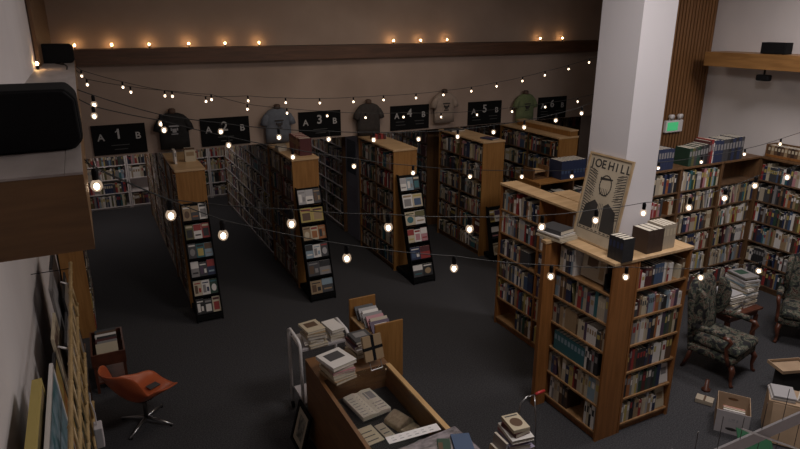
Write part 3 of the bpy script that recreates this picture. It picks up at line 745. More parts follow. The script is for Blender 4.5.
# things inside the case (floor at z .70)
cz = .7008
t = empty('open_book', (1.94, 4.51, cz), 'open album showing printed pages inside the glass counter', 'book', None, .12)
MB().box(-.15, .15, -.2, .2, 0, .012).build('cover', BK['charcoal'], t)
MB().prism([(-.145, .0125), (0, .0125), (0, .045), (-.05, .058), (-.145, .05)], 'y', -.19, .19).prism([(.145, .0125), (0.001, .0125), (.001, .045), (.05, .058), (.145, .05)], 'y', -.19, .19).build('page_block', M['paper'], t)
m = MB()
T2 = Matrix.Translation((0, 0, .053))
for k in range(7): m.box(-.13, -.03, -.16 + k * .045, -.15 + k * .045, .002, .0028, 0, T2)
m.box(.03, .12, .02, .14, .003, .0045, 0, T2)
for k in range(3): m.box(.03, .125, -.15 + k * .045, -.14 + k * .045, .003, .0045, 0, T2)
m.build('page_print', BK['grey'], t)
for k, (x, y, rz, w_, d_, c, lab) in enumerate([(1.69, 4.45, .1, .06, .11, 'white', 'small white card at the left edge inside the glass counter'), (1.79, 4.12, .1, .17, .24, 'cream', 'cream pamphlet below the open album inside the glass counter'), (1.94, 4.1, .12, .09, .24, 'beige', 'beige printed sheet right of the cream pamphlet in the glass counter'), (1.78, 3.78, .0, .16, .2, 'grey', 'grey booklet inside the glass counter, nearest the left front'), (1.97, 3.73, .1, .16, .16, 'tan', 'tan folded sheet inside the glass counter beside the grey booklet'), (1.7, 3.6, .1, .06, .1, 'white', 'small white slip beside the grey booklet inside the counter')]):
    t = empty('paper_sheet', (x, y, cz), lab, 'paper', None, rz)
    bx(-w_ / 2, w_ / 2, -d_ / 2, d_ / 2, 0, .006).build('sheet', BK[c], t)
    m = MB()
    for q in range(3): m.box(-w_ * .35, w_ * .3, -d_ * .35 + q * d_ * .25, -d_ * .3 + q * d_ * .25, .0062, .0068)
    m.build('printing', BK['charcoal' if c != 'grey' else 'black'], t)
t = empty('folded_cloth', (2.1, 4.16, cz), 'tan folded cloth inside the glass counter right of the open album', 'cloth', None, .3)
MB().prism([(-.1, 0), (.1, 0), (.08, .05), (.03, .09), (-.03, .07), (-.09, .04)], 'y', -.1, .1).build('fold', M['fabric'], t, bevel=.01)
MB().box(-.09, .08, -.19, -.102, 0, .03).build('fold', M['fabric'], t, bevel=.01)
# on the glass
r2 = empty('price_strip', (2.0, 3.68, .9508), 'long white paper strip with small print lying across the glass counter', 'paper', None, -.06)
bx(-.24, .215, -.045, .045, 0, .002).build('sheet', M['white'], r2)
m = MB()
for k in range(6): m.box(-.2 + k * .065, -.165 + k * .065, -.02, -.012, .0022, .0028).box(-.2 + k * .065, -.175 + k * .065, .01, .016, .0022, .0028)
m.build('printing', M['grey'], r2)
t = empty('magazine_stack_wrap', (2.0, 3.35, .9558), 'glossy dark purple album lying on the near end of the counter', 'album', None, .08)
bx(-.22, .33, -.2, .2, 0, .03).build('album_cover', M['purple'], t, bevel=.004)
t = empty('book', (2.24, 3.36, .9868), 'blue book lying on the dark purple album', 'book', None, -.35)
bx(-.07, .08, -.1, .1, 0, .02).build('cover', BK['blue'], t, bevel=.002)
t = empty('book', (2.09, 3.37, .9868), 'green and brown book lying left of the blue one on the counter', 'book', None, -.45)
bx(-.05, .05, -.1, .1, 0, .018).build('cover', BK['dark green'], t, bevel=.002); bx(-.045, -.01, -.09, .05, .0182, .019).build('cover_print', BK['brown'], t)
# stacks on the solid end of the counter
pile(1.765, 4.76, .9512, [(.23, .29, .03, 'tan'), (.22, .27, .025, 'cream'), (.23, .28, .035, 'cream'), (.22, .26, .02, 'pink'), (.22, .26, .03, 'beige'), (.26, .29, .035, 'white', 'charcoal')], 'front pile on the counter', 'front pile on the counter', .1, 11)
pile(1.797, 5.56, .9015, [(.2, .26, .03, 'cream'), (.2, .26, .028, 'white'), (.2, .25, .03, 'beige'), (.19, .25, .03, 'silver'), (.2, .25, .03, 'tan'), (.2, .24, .025, 'cream', 'brown')], 'left pile on the white trolley', 'left pile on the white trolley', .0, 15)
pile(2.12, 5.06, .951, [(.2, .235, .035, 'cream'), (.2, .23, .03, 'olive'), (.2, .23, .03, 'white'), (.2, .22, .03, 'purple'), (.2, .22, .025, 'maroon'), (.2, .22, .03, 'charcoal', 'grey')], 'rear pile on the counter', 'rear pile on the counter', .1, 13)
t = empty('wrapped_book', (2.13, 4.72, .951), 'tan parcelled book with black band propped on a clear stand', 'book', None, .1)
T = Matrix.Translation((0, 0, .085)) @ Matrix.Rotation(-.3, 4, 'X')
MB().box(-.1, .1, 0, .03, 0, .24, 0, T).build('cover', BK['tan'], t)
MB().box(-.016, .016, -.002, .032, -.002, .242, 0, T).box(-.102, .102, -.0022, .0322, .105, .135, 0, T).build('band', M['black'], t)
t2 = empty('book_stand', (2.13, 4.72, .951), 'clear plastic stand under the tan parcelled book on the counter', 'stand', None, .1)
for s in (-.06, .06): MB().tube([(s, -.03, .0), (s, .0, .06), (s, .0, .078)], .005, 6).build('leg', M['metal'], t2)
MB().tube([(-.06, -.03, .004), (.06, -.03, .004)], .004, 6).build('bar', M['metal'], t2)

# ------------------------------------------------------------------ white tube book trolley beside the counter
r = empty('book_trolley', (1.74, 5.62, 0), 'white tube-framed book trolley against the far end of the counter', 'trolley')
for x in (-.13, .4):
    MB().tube([(x, -.2 + 0, .08), (x, -.2, .9), (x, -.19, .97), (x, -.14, 1.0), (x, .14, 1.0), (x, .19, .97), (x, .2, .9), (x, .2, .08)], .017, 10).build('tube_frame', M['white'], r, True)
for z in (.25, .88): bx(-.112, .382, -.18, .18, z, z + .02).build('tray', M['boxgrey'], r)
for x in (-.13, .4):
    for y in (-.2, .2): MB().tube([(x - .012, y, .04), (x + .012, y, .04)], .038, 12).build('caster', M['black'], r)
pile(2.03, 5.6, .9015, [(.15, .27, .03, 'white'), (.15, .26, .03, 'cream'), (.15, .25, .03, 'silver'), (.15, .25, .03, 'white')], 'right pile on the white trolley', 'right pile on the white trolley', .05, 14)

# ------------------------------------------------------------------ oak book cart behind the counter
r = empty('book_cart', (2.8, 6.2, 0), 'oak book cart with two upright ends behind the counter', 'book cart')
bx(-.18, .18, -.40, -.375, 0.03, .78).build('end_panel', M['oak'], r, bevel=.003); bx(-.18, .18, .375, .40, .03, .78).build('end_panel', M['oak'], r, bevel=.003)
for z in (.12, .52): bx(-.17, .17, -.374, .374, z, z + .02).build('shelf', M['oak_x'], r)
for x in (-.13, .13):
    for y in (-.36, .36): MB().tube([(x - .01, y, .028), (x + .01, y, .028)], .026, 10).build('caster', M['black'], r)
cl = [('charcoal', 'tan'), ('silver', 'black'), ('white', 'grey'), ('grey', 'brown'), ('pink', 'purple'), ('beige', 'brown'), ('purple', 'white')]
for k, (a, b) in enumerate(cl):
    t = empty('book', (2.80, 6.42 - k * .078, .5415), '%s book, %s from the far end on the oak book cart' % (a, ORD[k]), 'book', 'books on the oak book cart')
    T = Matrix.Rotation(-.75, 4, 'X')
    MB().box(-.13 + .02 * (k % 3), .12 + .015 * (k % 2), -.012, .012, .012, .19, [0, 1, 0, 0, 0, 0], T).build('cover', [BK[a], M['paper']], t)
    MB().box(-.08, .08, -.0135, -.0125, .06, .15, 0, T).build('cover_print', BK[b], t)

# ------------------------------------------------------------------ framed picture leaning on the counter
r = empty('framed_picture', (1.565, 5.13, 0), 'black framed picture standing on the carpet against the counter', 'picture', None)
r.rotation_euler = (0, 0, LEFTFACE)
T = Matrix.Translation((0, -.15, .002)) @ Matrix.Rotation(-.27, 4, 'X')
m = MB(); w_, h_ = .36, .44
for a in ((-w_ / 2, w_ / 2, 0, .025, 0, .04), (-w_ / 2, w_ / 2, 0, .025, h_ - .04, h_), (-w_ / 2, -w_ / 2 + .04, 0, .025, .04, h_ - .04), (w_ / 2 - .04, w_ / 2, 0, .025, .04, h_ - .04)): m.box(*a, 0, T)
m.build('frame', M['black'], r)
MB().box(-w_ / 2 + .04, w_ / 2 - .04, .01, .02, .04, h_ - .04, 0, T).build('mat_board', BK['beige'], r)
MB().box(-.08, .08, .008, .0099, .1, h_ - .1, 0, T).build('print', noisy('grey_print', (.06, .06, .05), (.3, .28, .24), (18, 18, 18), 3, .6), r)

# ------------------------------------------------------------------ pile of books on a stool, hand truck with red grip
r = empty('stool', (2.95, 3.6, 0), 'small dark stool carrying a pile of books right of the counter', 'stool')
bx(-.24, .2, -.17, .17, .36, .39).build('seat', M['oak_dark'], r)
for x in (-.17, .15):
    for y in (-.14, .12): bx(x, x + .03, y, y + .03, 0, .36).build('leg', M['oak_dark'], r)
pile(2.95, 3.6, .391, [(.2, .28, .045, 'tan'), (.2, .27, .05, 'olive'), (.19, .27, .03, 'yellow'), (.2, .27, .03, 'grey'), (.22, .28, .055, 'lavender'), (.2, .26, .05, 'lavender'), (.19, .26, .025, 'pink'), (.21, .27, .035, 'white', 'charcoal'), (.16, .2, .04, 'maroon')], 'tall pile on stool right of counter', 'tall pile right of the counter', -.1, 21)
for k, (dx, dy, rz, c, pr_, sc, lab) in enumerate([(.0, .0, -.12, 'cream', 'brown', 1, 'cream book with a round brown picture on top of the tall pile'), ]):
    t = empty('book', (2.95 + dx, 3.6 + dy, .392 + .376), lab, 'book', None, rz)
    bx(-.08, .08, -.11, .11, 0, .035).build('cover', BK[c], t, bevel=.002)
    m = MB(); m.add([(.055 * math.cos(a * PI / 10), -.01 + .06 * math.sin(a * PI / 10), .0358) for a in range(20)], [tuple(range(20))]); m.build('cover_print', BK[pr_], t)
    bx(-.06, .06, .075, .09, .0352, .036).build('title_band', BK['charcoal'], t)
for k, (c, x, y, h_) in enumerate([('cream', 2.785, 3.56, .2), ('beige', 2.755, 3.52, .19)]):
    pass
for k, (c, x, tilt) in enumerate([('silver', 2.835, .12), ('cream', 2.80, .16)]):
    t = empty('book', (x - .07, 3.60, .3925), ['grey book propped upright against the left side of the tall pile', 'cream book leaning outermost left of the tall pile'][k], 'book', None, 0)
    T = Matrix.Rotation(tilt, 4, 'Y')
    MB().box(-.012, .012, -.1, .08, .003, .3 - k * .1, [0, 1, 0, 0, 0, 0], T).build('cover', [BK[c], M['paper']], t)
r = empty('hand_truck', (3.36, 3.87, 0), 'thin steel handle with a red grip standing behind the tall pile', 'hand truck')
MB().tube([(-.15, .0, .05), (-.15, 0, .66), (-.13, .01, .73), (-.06, .02, .77), (.04, .02, .765)], .008, 8).build('handle', M['metal'], r, True)
MB().tube([(-.01, -.12, .05), (-.02, -.08, .62), (.0, -.03, .72), (.03, .02, .762)], .008, 8).build('handle', M['metal'], r, True)
MB().tube([(.045, .02, .765), (.09, .02, .772), (.15, .02, .775)], [.014, .016, .013], 10).build('grip', M['red'], r, True)
bx(-.2, .06, -.16, .06, 0, .05).build('base', M['dark_metal'], r, bevel=.006)

# ------------------------------------------------------------------ orange shell chair
r = empty('shell_chair', (.12, 6.25, 0), 'orange vinyl shell chair on a four-star base', 'chair', None, math.radians(120))
# local -y is the front
prof = [(-.31, .43, .17), (-.265, .45, .25), (-.12, .44, .27), (.02, .415, .275), (.12, .42, .28), (.2, .48, .3), (.265, .58, .3), (.335, .70, .285), (.39, .82, .245), (.41, .86, .18)]
rings = []
for k, (y, z, hw) in enumerate(prof):
    row = []
    bk = max(0, min(1, (k - 3) / 4)); st = 1 - max(0, min(1, (k - 4) / 3))
    for j in range(13):
        t_ = -1 + j / 6
        row.append((hw * t_, y - bk * .17 * t_ * t_ * (1 if k < 9 else .6), z + st * (.075 if 0 < k < 5 else .02) * abs(t_) ** 3 + (.09 * abs(t_) ** 3 if 3 <= k <= 5 else 0)))
    rings.append([(a, b, c_ - .07) for a, b, c_ in row])
o = MB().loft(rings, 0, False, None, False).build('shell', M['orange'], r, True)
s = o.modifiers.new('solid', 'SOLIDIFY'); s.thickness = .022; s.offset = 0
s = o.modifiers.new('subd', 'SUBSURF'); s.levels = 1; s.render_levels = 1
MB().tube([(0, 0, .07), (0, 0, .31)], .022, 12).build('post', M['dark_metal'], r, True)
MB().tube([(0, 0, .31), (0, 0, .328)], [.1, .12], 16).build('seat_plate', M['dark_metal'], r)
for k in range(4):
    a = k * PI / 2 - .66 - math.radians(120); d = V((math.cos(a), math.sin(a), 0))
    MB().tube([d * .02 + V((0, 0, .075)), d * .16 + V((0, 0, .05)), d * .3 + V((0, 0, .022))], [.018, .015, .011], 8).build('base_leg', M['metal'], r, True)
    MB().tube([d * .285 + V((0, 0, 0)), d * .285 + V((0, 0, .015))], .013, 10).build('foot', M['black'], r)
t = empty('folded_cloth', (.23, 6.31, .39), 'small dark grey cloth patch lying on the orange chair seat', 'cloth', None, .5)
bx(-.06, .06, -.045, .045, 0, .008).build('fold', BK['charcoal'], t)

# ------------------------------------------------------------------ crate of books by the left wall
r = empty('book_bin', (-.16, 7.38, 0), 'reddish wooden bin of books on legs beside the left wall bookcase', 'book bin')
for x in (-.17, .14):
    for y in (-.3, .27): bx(x, x + .03, y, y + .03, 0, .35).build('leg', M['mahogany'], r)
bx(-.18, .18, -.32, .32, .351, .37).build('base', M['mahogany'], r)
for a in ((-.18, .18, -.32, -.30), (-.18, .18, .30, .32), (-.18, -.16, -.299, .299), (.16, .18, -.299, .299)): bx(*a, .371, .5).build('side_board', M['mahogany'], r)
bx(-.15, .15, -.27, .27, .1, .12).build('stretcher_shelf', M['mahogany'], r)
for k, (c, b) in enumerate([('charcoal', 'grey'), ('brown', 'tan'), ('white', 'grey'), ('black', 'brown'), ('maroon', 'tan'), ('grey', 'white'), ('cream', 'grey')]):
    t = empty('book', (-.16, 7.52 - k * .062, .372), '%s book, %s from the back in the reddish wooden bin' % (c, ORD[k]), 'book', 'books in the wooden bin')
    T = Matrix.Rotation(-.45, 4, 'X')
    MB().box(-.12 + .02 * (k % 2), .11, -.012, .012, .008, .2, [0, 1, 0, 0, 0, 0], T).build('cover', [BK[c], M['paper']], t)

# ------------------------------------------------------------------ bamboo rack with leaning framed art, left wall
r = empty('bamboo_rack', (-.3, 4.2, 0), 'tall bamboo lattice rack holding framed art along the left wall', 'rack')
def bam(p, q, rad=.014):
    p, q = V(p), V(q); L = (q - p).length; n = max(2, int(L / .22)); pts = []; rs = []
    for k in range(n):
        for f, rr in ((.02, 1.25), (.07, .98), (.93, .98), (.98, 1.25)): pts.append(p.lerp(q, (k + f) / n)); rs.append(rad * rr)
    return MB().tube(pts, rs, 8)
for z, yb, dx in ((2.1, 1.5, .0), (1.88, 1.1, .012), (1.62, .7, .024), (1.36, .4, .036)):
    bam((dx, -1.7, z), (dx, yb, z + .02)).build('rail', M['bamboo'], r, True)
for k in range(14):
    y = -1.6 + k * .22
    zz = [z for z, yb in ((2.1, 1.5), (1.88, 1.1), (1.62, .7), (1.36, .4)) if yb > y + .03]
    if len(zz) > 1: MB().tube([(.002 + .012 * 0, y, zz[0] - .02), (.036 if len(zz) > 3 else .018, y, zz[-1] + .02)], .008, 7).build('lattice_bar', M['bamboo'], r, True)
for y in (-1.67, 1.42): MB().tube([(-.016, y, 2.1), (-.298, y, 2.1)], .004, 6).build('wall_arm', M['black'], r)
for y in (-.1, 1.05): MB().tube([(-.016, y, 2.1), (-.07, y, 2.13)], [.008, .006], 7).build('hook', M['white'], r, True)
ART = [  # y0, y1, top z, x of the top, width, frame colour, face, label
 (2.6, 3.75, 2.12, -.50, .05, 'yellow', 'olive', 'yellow framed picture nearest the camera in the bamboo rack'),
 (2.7, 4.05, 2.05, -.43, .02, 'white', 'teal', 'white edged canvas in dark teal and orange beside the yellow frame'),
 (4.1, 4.75, 1.78, -.47, .02, 'black', 'orange', 'black framed red and yellow picture in the bamboo rack'),
 (4.8, 5.3, 1.86, -.47, .02, 'cream', 'maroon', 'cream framed red picture further back in the bamboo rack'),
 (5.34, 5.8, 2.05, -.47, .02, 'grey', 'silver', 'grey framed pale picture near the far end of the bamboo rack'),
 (5.84, 6.4, 2.05, -.48, .02, 'black', 'charcoal', 'black framed dark picture at the far end of the left wall rack'),
 (4.95, 5.55, 1.74, -.40, .015, 'charcoal', 'beige', 'thin dark framed pale print leaning in front of the cream framed picture'),
 (5.6, 6.25, 1.85, -.405, .015, 'black', 'grey', 'thin black framed grey print leaning in front of the grey frame')]
t = empty('wall_shelf', (XL, 4.9, 0), 'long dark shelf on the left wall the framed art stands on', 'shelf')
bx(.001, .25, -2.3, 1.75, .85, .88).build('board', M['oak_dark'], t)
for y in (-1.7, 0, 1.5): bx(.001, .24, y, y + .03, 0, .85).build('bracket', M['oak_dark'], t)
for k, (y0, y1, zt, xt, fw, fc, cc, lab) in enumerate(ART):
    t = empty('framed_art', (XL, (y0 + y1) / 2, .8815), lab, 'picture', None)
    hh = zt - .885; off = .06; a = math.atan2(off, hh)
    T = Matrix.Translation((xt - XL + off, 0, .004 if k != 9 else 0)) @ Matrix.Rotation(-a, 4, 'Y')
    W = (y1 - y0) / 2; m = MB(); f = .03; fd = fw
    for b in ((0, fd, -W, W, 0, f), (0, fd, -W, W, hh - f, hh), (0, fd, -W, -W + f, f, hh - f), (0, fd, W - f, W, f, hh - f)): m.box(*b, 0, T)
    m.build('frame', BK[fc], t)
    MB().box(.002, fd - .003, -W + f, W - f, f, hh - f, 0, T).build('picture_sheet', noisy('art_%d' % k, PAL[cc], PAL[['tan', 'pale blue', 'yellow', 'cream', 'grey', 'brown', 'grey', 'tan'][k]], (5, 5, 5), 4, .4, 1.2), t)
t = empty('power_adapter', (-.245, 3.95, 1.44), 'small grey power box hanging on the bamboo rack', 'power adapter')
bx(-.0, .05, -.05, .05, 0, .15).build('case', M['boxgrey'], t, bevel=.006)
MB().tube([(.02, 0, .151), (.02, .03, .22), (.005, .05, .3), (.01, .06, .36)], .004, 6).build('cord', M['boxgrey'], t)

# ------------------------------------------------------------------ speakers and fittings on the ledges
def speaker(name, loc, w_, d_, h_, label, rz=0, brk=True):
    r = empty(name, loc, label, 'speaker', None, rz)
    n = 6; k = .16
    def outline(f): 
        a, b = w_ / 2 * f, h_
        return [(-a + k * b * .9, 0), (a - k * b * .9, 0), (a, k * b), (a * .985, b - k * b), (a - k * b, b), (-a + k * b, b), (-a * .985, b - k * b), (-a, k * b)]
    MB().prism(outline(1), 'y', .014, d_ - .02).build('cabinet', M['black_matte'], r, bevel=.012)
    MB().prism([(x * .97, h_ * .02 + z * .96) for x, z in outline(1)], 'y', 0, .013).build('grille', M['black'], r, bevel=.006)
    bx(-w_ * .2, w_ * .2, d_ - .0195, d_, h_ * .2, h_ * .8).build('rear_panel', M['black'], r)
    return r
speaker('speaker', (-.215, 2.2, 3.7105), .395, .32, .19, 'large black speaker lying on the near end of the left ledge', .0)
speaker('speaker', (-.185, 7.1, 3.7105), .33, .26, .18, 'small black speaker further along the left ledge', .0)
t = empty('speaker_cable', (-.12, 6.6, 3.711), 'black speaker cable on the left ledge behind the near speaker', 'cable')
MB().tube([(-.07, .45, .004), (0, .2, .004), (-.01, .02, .03), (.03, -.1, .004), (.03, -.5, .004)], .006, 6).build('cord', M['wire'], t, True)
r = empty('speaker', (9.1, 5.88, 3.6455), 'small black box speaker on the right ledge', 'speaker', None, -PI / 2)
bx(-.19, .19, 0, .16, .004, .165).build('cabinet', M['black_matte'], r, bevel=.006); bx(-.18, .18, -.008, -.001, .01, .159).build('grille', M['black'], r)
for x in (-.16, .13): bx(x, x + .03, .02, .14, 0, .0038).build('foot', M['black'], r)
r = empty('spot_fixture', (9.08, 5.93, 3.43), 'small black fixture hanging under the right ledge', 'fixture')
MB().tube([(0, 0, 0), (0, 0, -.08)], .014, 8).build('stem', M['black'], r)
bx(-.05, .05, -.1, .1, -.17, -.08).build('housing', M['black'], r, bevel=.02); 
r = empty('emergency_light', (8.79, 7.199, 2.33), 'white emergency light with two heads and a glowing green sign on the slatted wall', 'emergency light')
bx(-.2, .2, -.06, 0, 0, .2).build('housing', M['white'], r, bevel=.008)
bx(-.17, .08, -.0605 - .004, -.0605, .03, .17).build('sign_face', M['exit'], r)
for x in (-.1, .1):
    MB().tube([(x, -.03, .201), (x, -.03, .23)], .012, 8).build('bracket', M['white'], r)
    MB().tube([(x, -.005, .265), (x, -.03, .265), (x, -.075, .262), (x, -.09, .26)], [.02, .035, .045, .045], 14).build('lamp_head', M['white'], r, True)

# ------------------------------------------------------------------ wing armchairs
def armchair(loc, rz, label):
    r = empty('armchair', loc, label, 'armchair', 'floral armchairs', rz)
    # local front = -y
    bx(-.31, .31, -.30, .27, .26, .36).build('seat_rail', M['floral'], r, True, .03)
    bx(-.29, .29, -.33, .22, .362, .48).build('seat_cushion', M['floral'], r, True, .05)
    rings = []
    for z, hw, y, th in ((.30, .29, .24, .1), (.5, .30, .25, .13), (.75, .31, .285, .13), (.95, .31, .315, .12), (1.06, .28, .33, .11), (1.12, .2, .335, .09), (1.145, .1, .335, .06)):
        rings.append([(hw * math.cos(2 * PI * k / 24) * (1 if abs(math.cos(2 * PI * k / 24)) > .3 else 1), y + th / 2 * max(-1, min(1, 1.6 * math.sin(2 * PI * k / 24))), z) for k in range(24)])
    MB().loft(rings).build('back', M['floral'], r, True)
    for s in (-1, 1):
        MB().loft([[(s * (.285 + dx), y, z) for dx, y, z in ((-.03, .25, z0), (.035, .25, z0), (.045, y1, z0 + .02), (-.02, y1, z0 + .02))] for z0, y1 in ((.58, .17), (.72, .1), (.9, .09), (1.02, .14), (1.07, .22))]).build('wing', M['floral'], r, True, .02)
        MB().tube([(s * .33, .22, .61), (s * .345, .0, .63), (s * .35, -.16, .63)], [.04, .042, .036], 10).build('arm_pad', M['floral'], r, True)
        MB().tube([(s * .35, -.12, .605), (s * .352, -.22, .61), (s * .35, -.25, .58), (s * .335, -.2, .48), (s * .325, -.22, .36), (s * .32, -.25, .27)], [.02, .026, .024, .02, .022, .026], 10).build('arm_support', M['mahogany'], r, True)
        MB().tube([(s * .28, -.26, .265), (s * .3, -.3, .2), (s * .285, -.29, .1), (s * .29, -.3, .03), (s * .3, -.32, .003)], [.035, .034, .02, .018, .026], 10).build('leg', M['mahogany'], r, True)
        MB().tube([(s * .27, .22, .265), (s * .27, .25, .14), (s * .28, .3, .003)], [.028, .024, .02], 8).build('leg', M['mahogany'], r, True)
    return r
ch = armchair((6.55, 4.22, 0), math.radians(12), 'floral upholstered wing armchair with mahogany arms beside the island bookcase')
ch2 = copy_tree(ch); ch2.location = (8.25, 4.2, 0); ch2.rotation_euler = (0, 0, math.radians(-60)); ch2['label'] = 'second floral armchair cut off by the right picture edge'

# ------------------------------------------------------------------ side table with magazines
r = empty('side_table', (7.27, 4.64, 0), 'dark side table behind the floral armchair, piled with magazines', 'side table')
bx(-.33, .33, -.24, .24, .5, .53).build('tabletop', M['mahogany'], r, bevel=.006)
bx(-.29, .29, -.2, .2, .42, .499).build('apron', M['mahogany'], r)
for x in (-.3, .26):
    for y in (-.21, .17): bx(x, x + .04, y, y + .04, 0, .4195).build('leg', M['mahogany'], r)
rg = random.Random(31)
mags = ['white', 'cream', 'pale blue', 'white', 'silver', 'cream', 'grey', 'white', 'beige', 'white', 'pale blue', 'cream', 'white']
pile(7.105, 4.62, .531, [(.25, .33, rg.uniform(.016, .032), c) for c in mags[:10]] + [(.22, .3, .02, 'silver', 'blue')], 'left pile on the side table', 'left pile on the side table', .1, 32, 'magazine')
pile(7.445, 4.66, .531, [(.25, .33, rg.uniform(.016, .032), c) for c in (mags[3:] + mags[:5])] + [(.22, .29, .025, 'olive', 'tan'), (.23, .3, .02, 'grey', 'dark green')], 'right pile on the side table', 'right pile on the side table', -.06, 33, 'magazine')

# ------------------------------------------------------------------ boxes and papers, lower right
r = empty('storage_box', (5.69, 3.395, 0), 'grey cardboard storage box with an oval handle hole, open, on the carpet', 'box', None, -.95)
# local x runs along the front face, +y away from the camera
w_, d_, h_ = .31, .38, .26
bx(0 - w_ / 2, w_ / 2, -d_ / 2, d_ / 2, 0, .005).build('bottom', M['boxgrey'], r)
bx(-w_ / 2, w_ / 2, -d_ / 2, -d_ / 2 + .006, .0055, h_).build('front_wall', M['boxgrey'], r)
bx(-w_ / 2, w_ / 2, d_ / 2 - .006, d_ / 2, .0055, h_).build('back_wall', M['card'], r)
for x in (-w_ / 2, w_ / 2 - .006): bx(x, x + .006, -d_ / 2 + .0065, d_ / 2 - .0065, .0055, h_).build('side_wall', M['card'], r)
def oval(cx_, cz_, a, b, y, n=18): return [(cx_ + a * math.cos(2 * PI * k / n), y, cz_ + b * math.sin(2 * PI * k / n)) for k in range(n)]
MB().add(oval(0, .06, .055, .018, -d_ / 2 - .0006), [tuple(range(18))]).build('handle_hole', M['ink'], r)
MB().add(oval(0, .2, .05, .016, d_ / 2 - .0068), [tuple(range(18))]).build('handle_hole', M['oak_dark'], r)
m = MB(); y = -d_ / 2 - .001
for a in ((-.035, .02, .15, .155), (-.035, -.03, .155, .19), (-.01, .02, .17, .185), (.035, .05, .15, .185)): m.box(a[0], a[1], y, -d_ / 2 - .0002, a[2], a[3])
m.build('printed_mark', M['grey'], r)
rb = r
for k, (c, hh) in enumerate([('white', .262), ('cream', .27), ('red', .265), ('white', .255), ('orange', .25)]):
    a = rb.rotation_euler[2]; p = V(rb.location) + Matrix.Rotation(a, 4, 'Z') @ V((-.1, -.172 + k * .022, .0065))
    t = empty('file_folder', p, '%s folder, %s from the front in the grey storage box' % (c, ORD[k]), 'folder', 'folders in the storage box', a)
    bx(0, .2, 0, .018, 0, hh).build('folder_body', BK[c], t)
t = empty('paper_bundle', (5.80, 3.80, 0), 'yellowish bundle of papers on the carpet behind the storage box', 'papers', None, .5)
bx(-.06, .06, -.09, .09, 0, .05).build('bundle', BK['beige'], t, bevel=.004); bx(-.061, .061, -.01, .01, .0505, .052).build('tie', BK['brown'], t)
t = empty('wooden_knob_stand', (6.02, 3.95, 0), 'small dark wooden stand on the carpet behind the storage box', 'stand')
MB().tube([(0, 0, 0), (0, 0, .02), (0, 0, .03), (0, 0, .14)], [.05, .05, .025, .02], 12).build('post', M['mahogany'], t, True)
# tall cardboard carton on its side
r = empty('cardboard_carton', (6.1, 3.03, 0), 'brown cardboard carton at the lower right, papers lying on it', 'carton', None, -.95)
bx(-.24, .24, -.16, .16, 0, .42).build('carton_body', M['card'], r, bevel=.004)
MB().prism([(-.168, .40), (-.163, .405), (-.29, .02), (-.296, .016)], 'x', -.2, .2).build('flap', M['card'], r)
bx(-.03, .03, -.1615, -.1602, .05, .42).build('tape', M['frame_tan'], r)
for k, (dx, dy, rz, c, lab) in enumerate([(-.125, .0, .1, 'silver', 'grey newspaper pile on the brown carton, left one'), (.135, .03, -.2, 'beige', 'beige papers on the brown carton, right one')]):
    p = V(r.location) + Matrix.Rotation(-.95, 4, 'Z') @ V((dx, dy, .4208))
    t = empty('paper_pile', p, lab, 'papers', None, rz - .95)
    for q in range(4): bx(-.11 + .006 * q, .1 + .004 * q, -.13, .13 - .005 * q, q * .0125, q * .0125 + .011).build('sheet_bundle', BK[[c, 'white', 'grey', c][q]], t)
t = empty('green_folder', (5.5, 2.98, 0), 'green card folder propped at the foot of the brown carton', 'folder', None, -.6)
T = Matrix.Translation((0, -.05, .002)) @ Matrix.Rotation(-.8, 4, 'X')
MB().prism([(-.16, 0), (.16, 0), (.16, .15), (-.16, .26)], 'y', 0, .01, 0, T).build('folder_body', M['green'], t)
# tray-like cardboard lid and post on the right edge
r = empty('cardboard_tray', (6.86, 3.55, 0), 'flat brown cardboard tray on a small box at the right edge', 'tray', None, -.35)
bx(-.16, .2, -.11, .11, .292, .298).build('tray_base', M['card'], r)
for a in ((-.18, .22, -.13, -.122), (-.18, .22, .122, .13), (-.18, -.172, -.121, .121), (.212, .22, -.121, .121)): bx(*a, .292, .33).build('rim', M['card'], r)
bx(-.1, .14, -.08, .08, 0, .291).build('support_box', M['felt'], r)
t = empty('wooden_post', (6.72, 3.14, 0), 'upright light wooden post at the right picture edge', 'post')
bx(0, .04, 0, .03, .02, .72).build('post', M['counter_rim'], t); bx(-.06, .1, -.06, .09, 0, .0195).build('foot', M['oak_dark'], t)

# ------------------------------------------------------------------ railing of the mezzanine
r = empty('mezzanine_railing', (1.0, .4, 2.5), 'grey strap and thin wire mesh of the mezzanine railing, lower right', 'railing')
def rail_part(name, p, q, rad, m, n=6): return MB().tube([V(p) - V((1.0, .4, 2.5)), V(q) - V((1.0, .4, 2.5))], rad, n).build(name, m, r, True)
T = Matrix.Identity(4)
MB().box(-.35, .75, .096, .1, .936, .96).build('strap', mat('grey_strap', (.46, .43, .44), .7), r)
for k in range(19):
    x = -.3 + k * .055
    MB().tube([(x, .098, .0), (x + .004, .098, 1.0 + .01 * (k % 3))], .0006, 5).build('mesh_wire', M['dark_metal'], r)
MB().tube([(-.14, .0925, .985), (.06, .0925, .87), (.3, .0925, .72)], .0018, 6).build('cable', mat('white_cable', (.85, .84, .84), .5), r)
for x in (-.34, .74): MB().tube([(x, .04, .0), (x, .098, .93)], .008, 8).build('post', M['dark_metal'], r, True)
bx(-.4, .8, -.01, .05, 0, .012).build('foot_rail', M['dark_metal'], r)

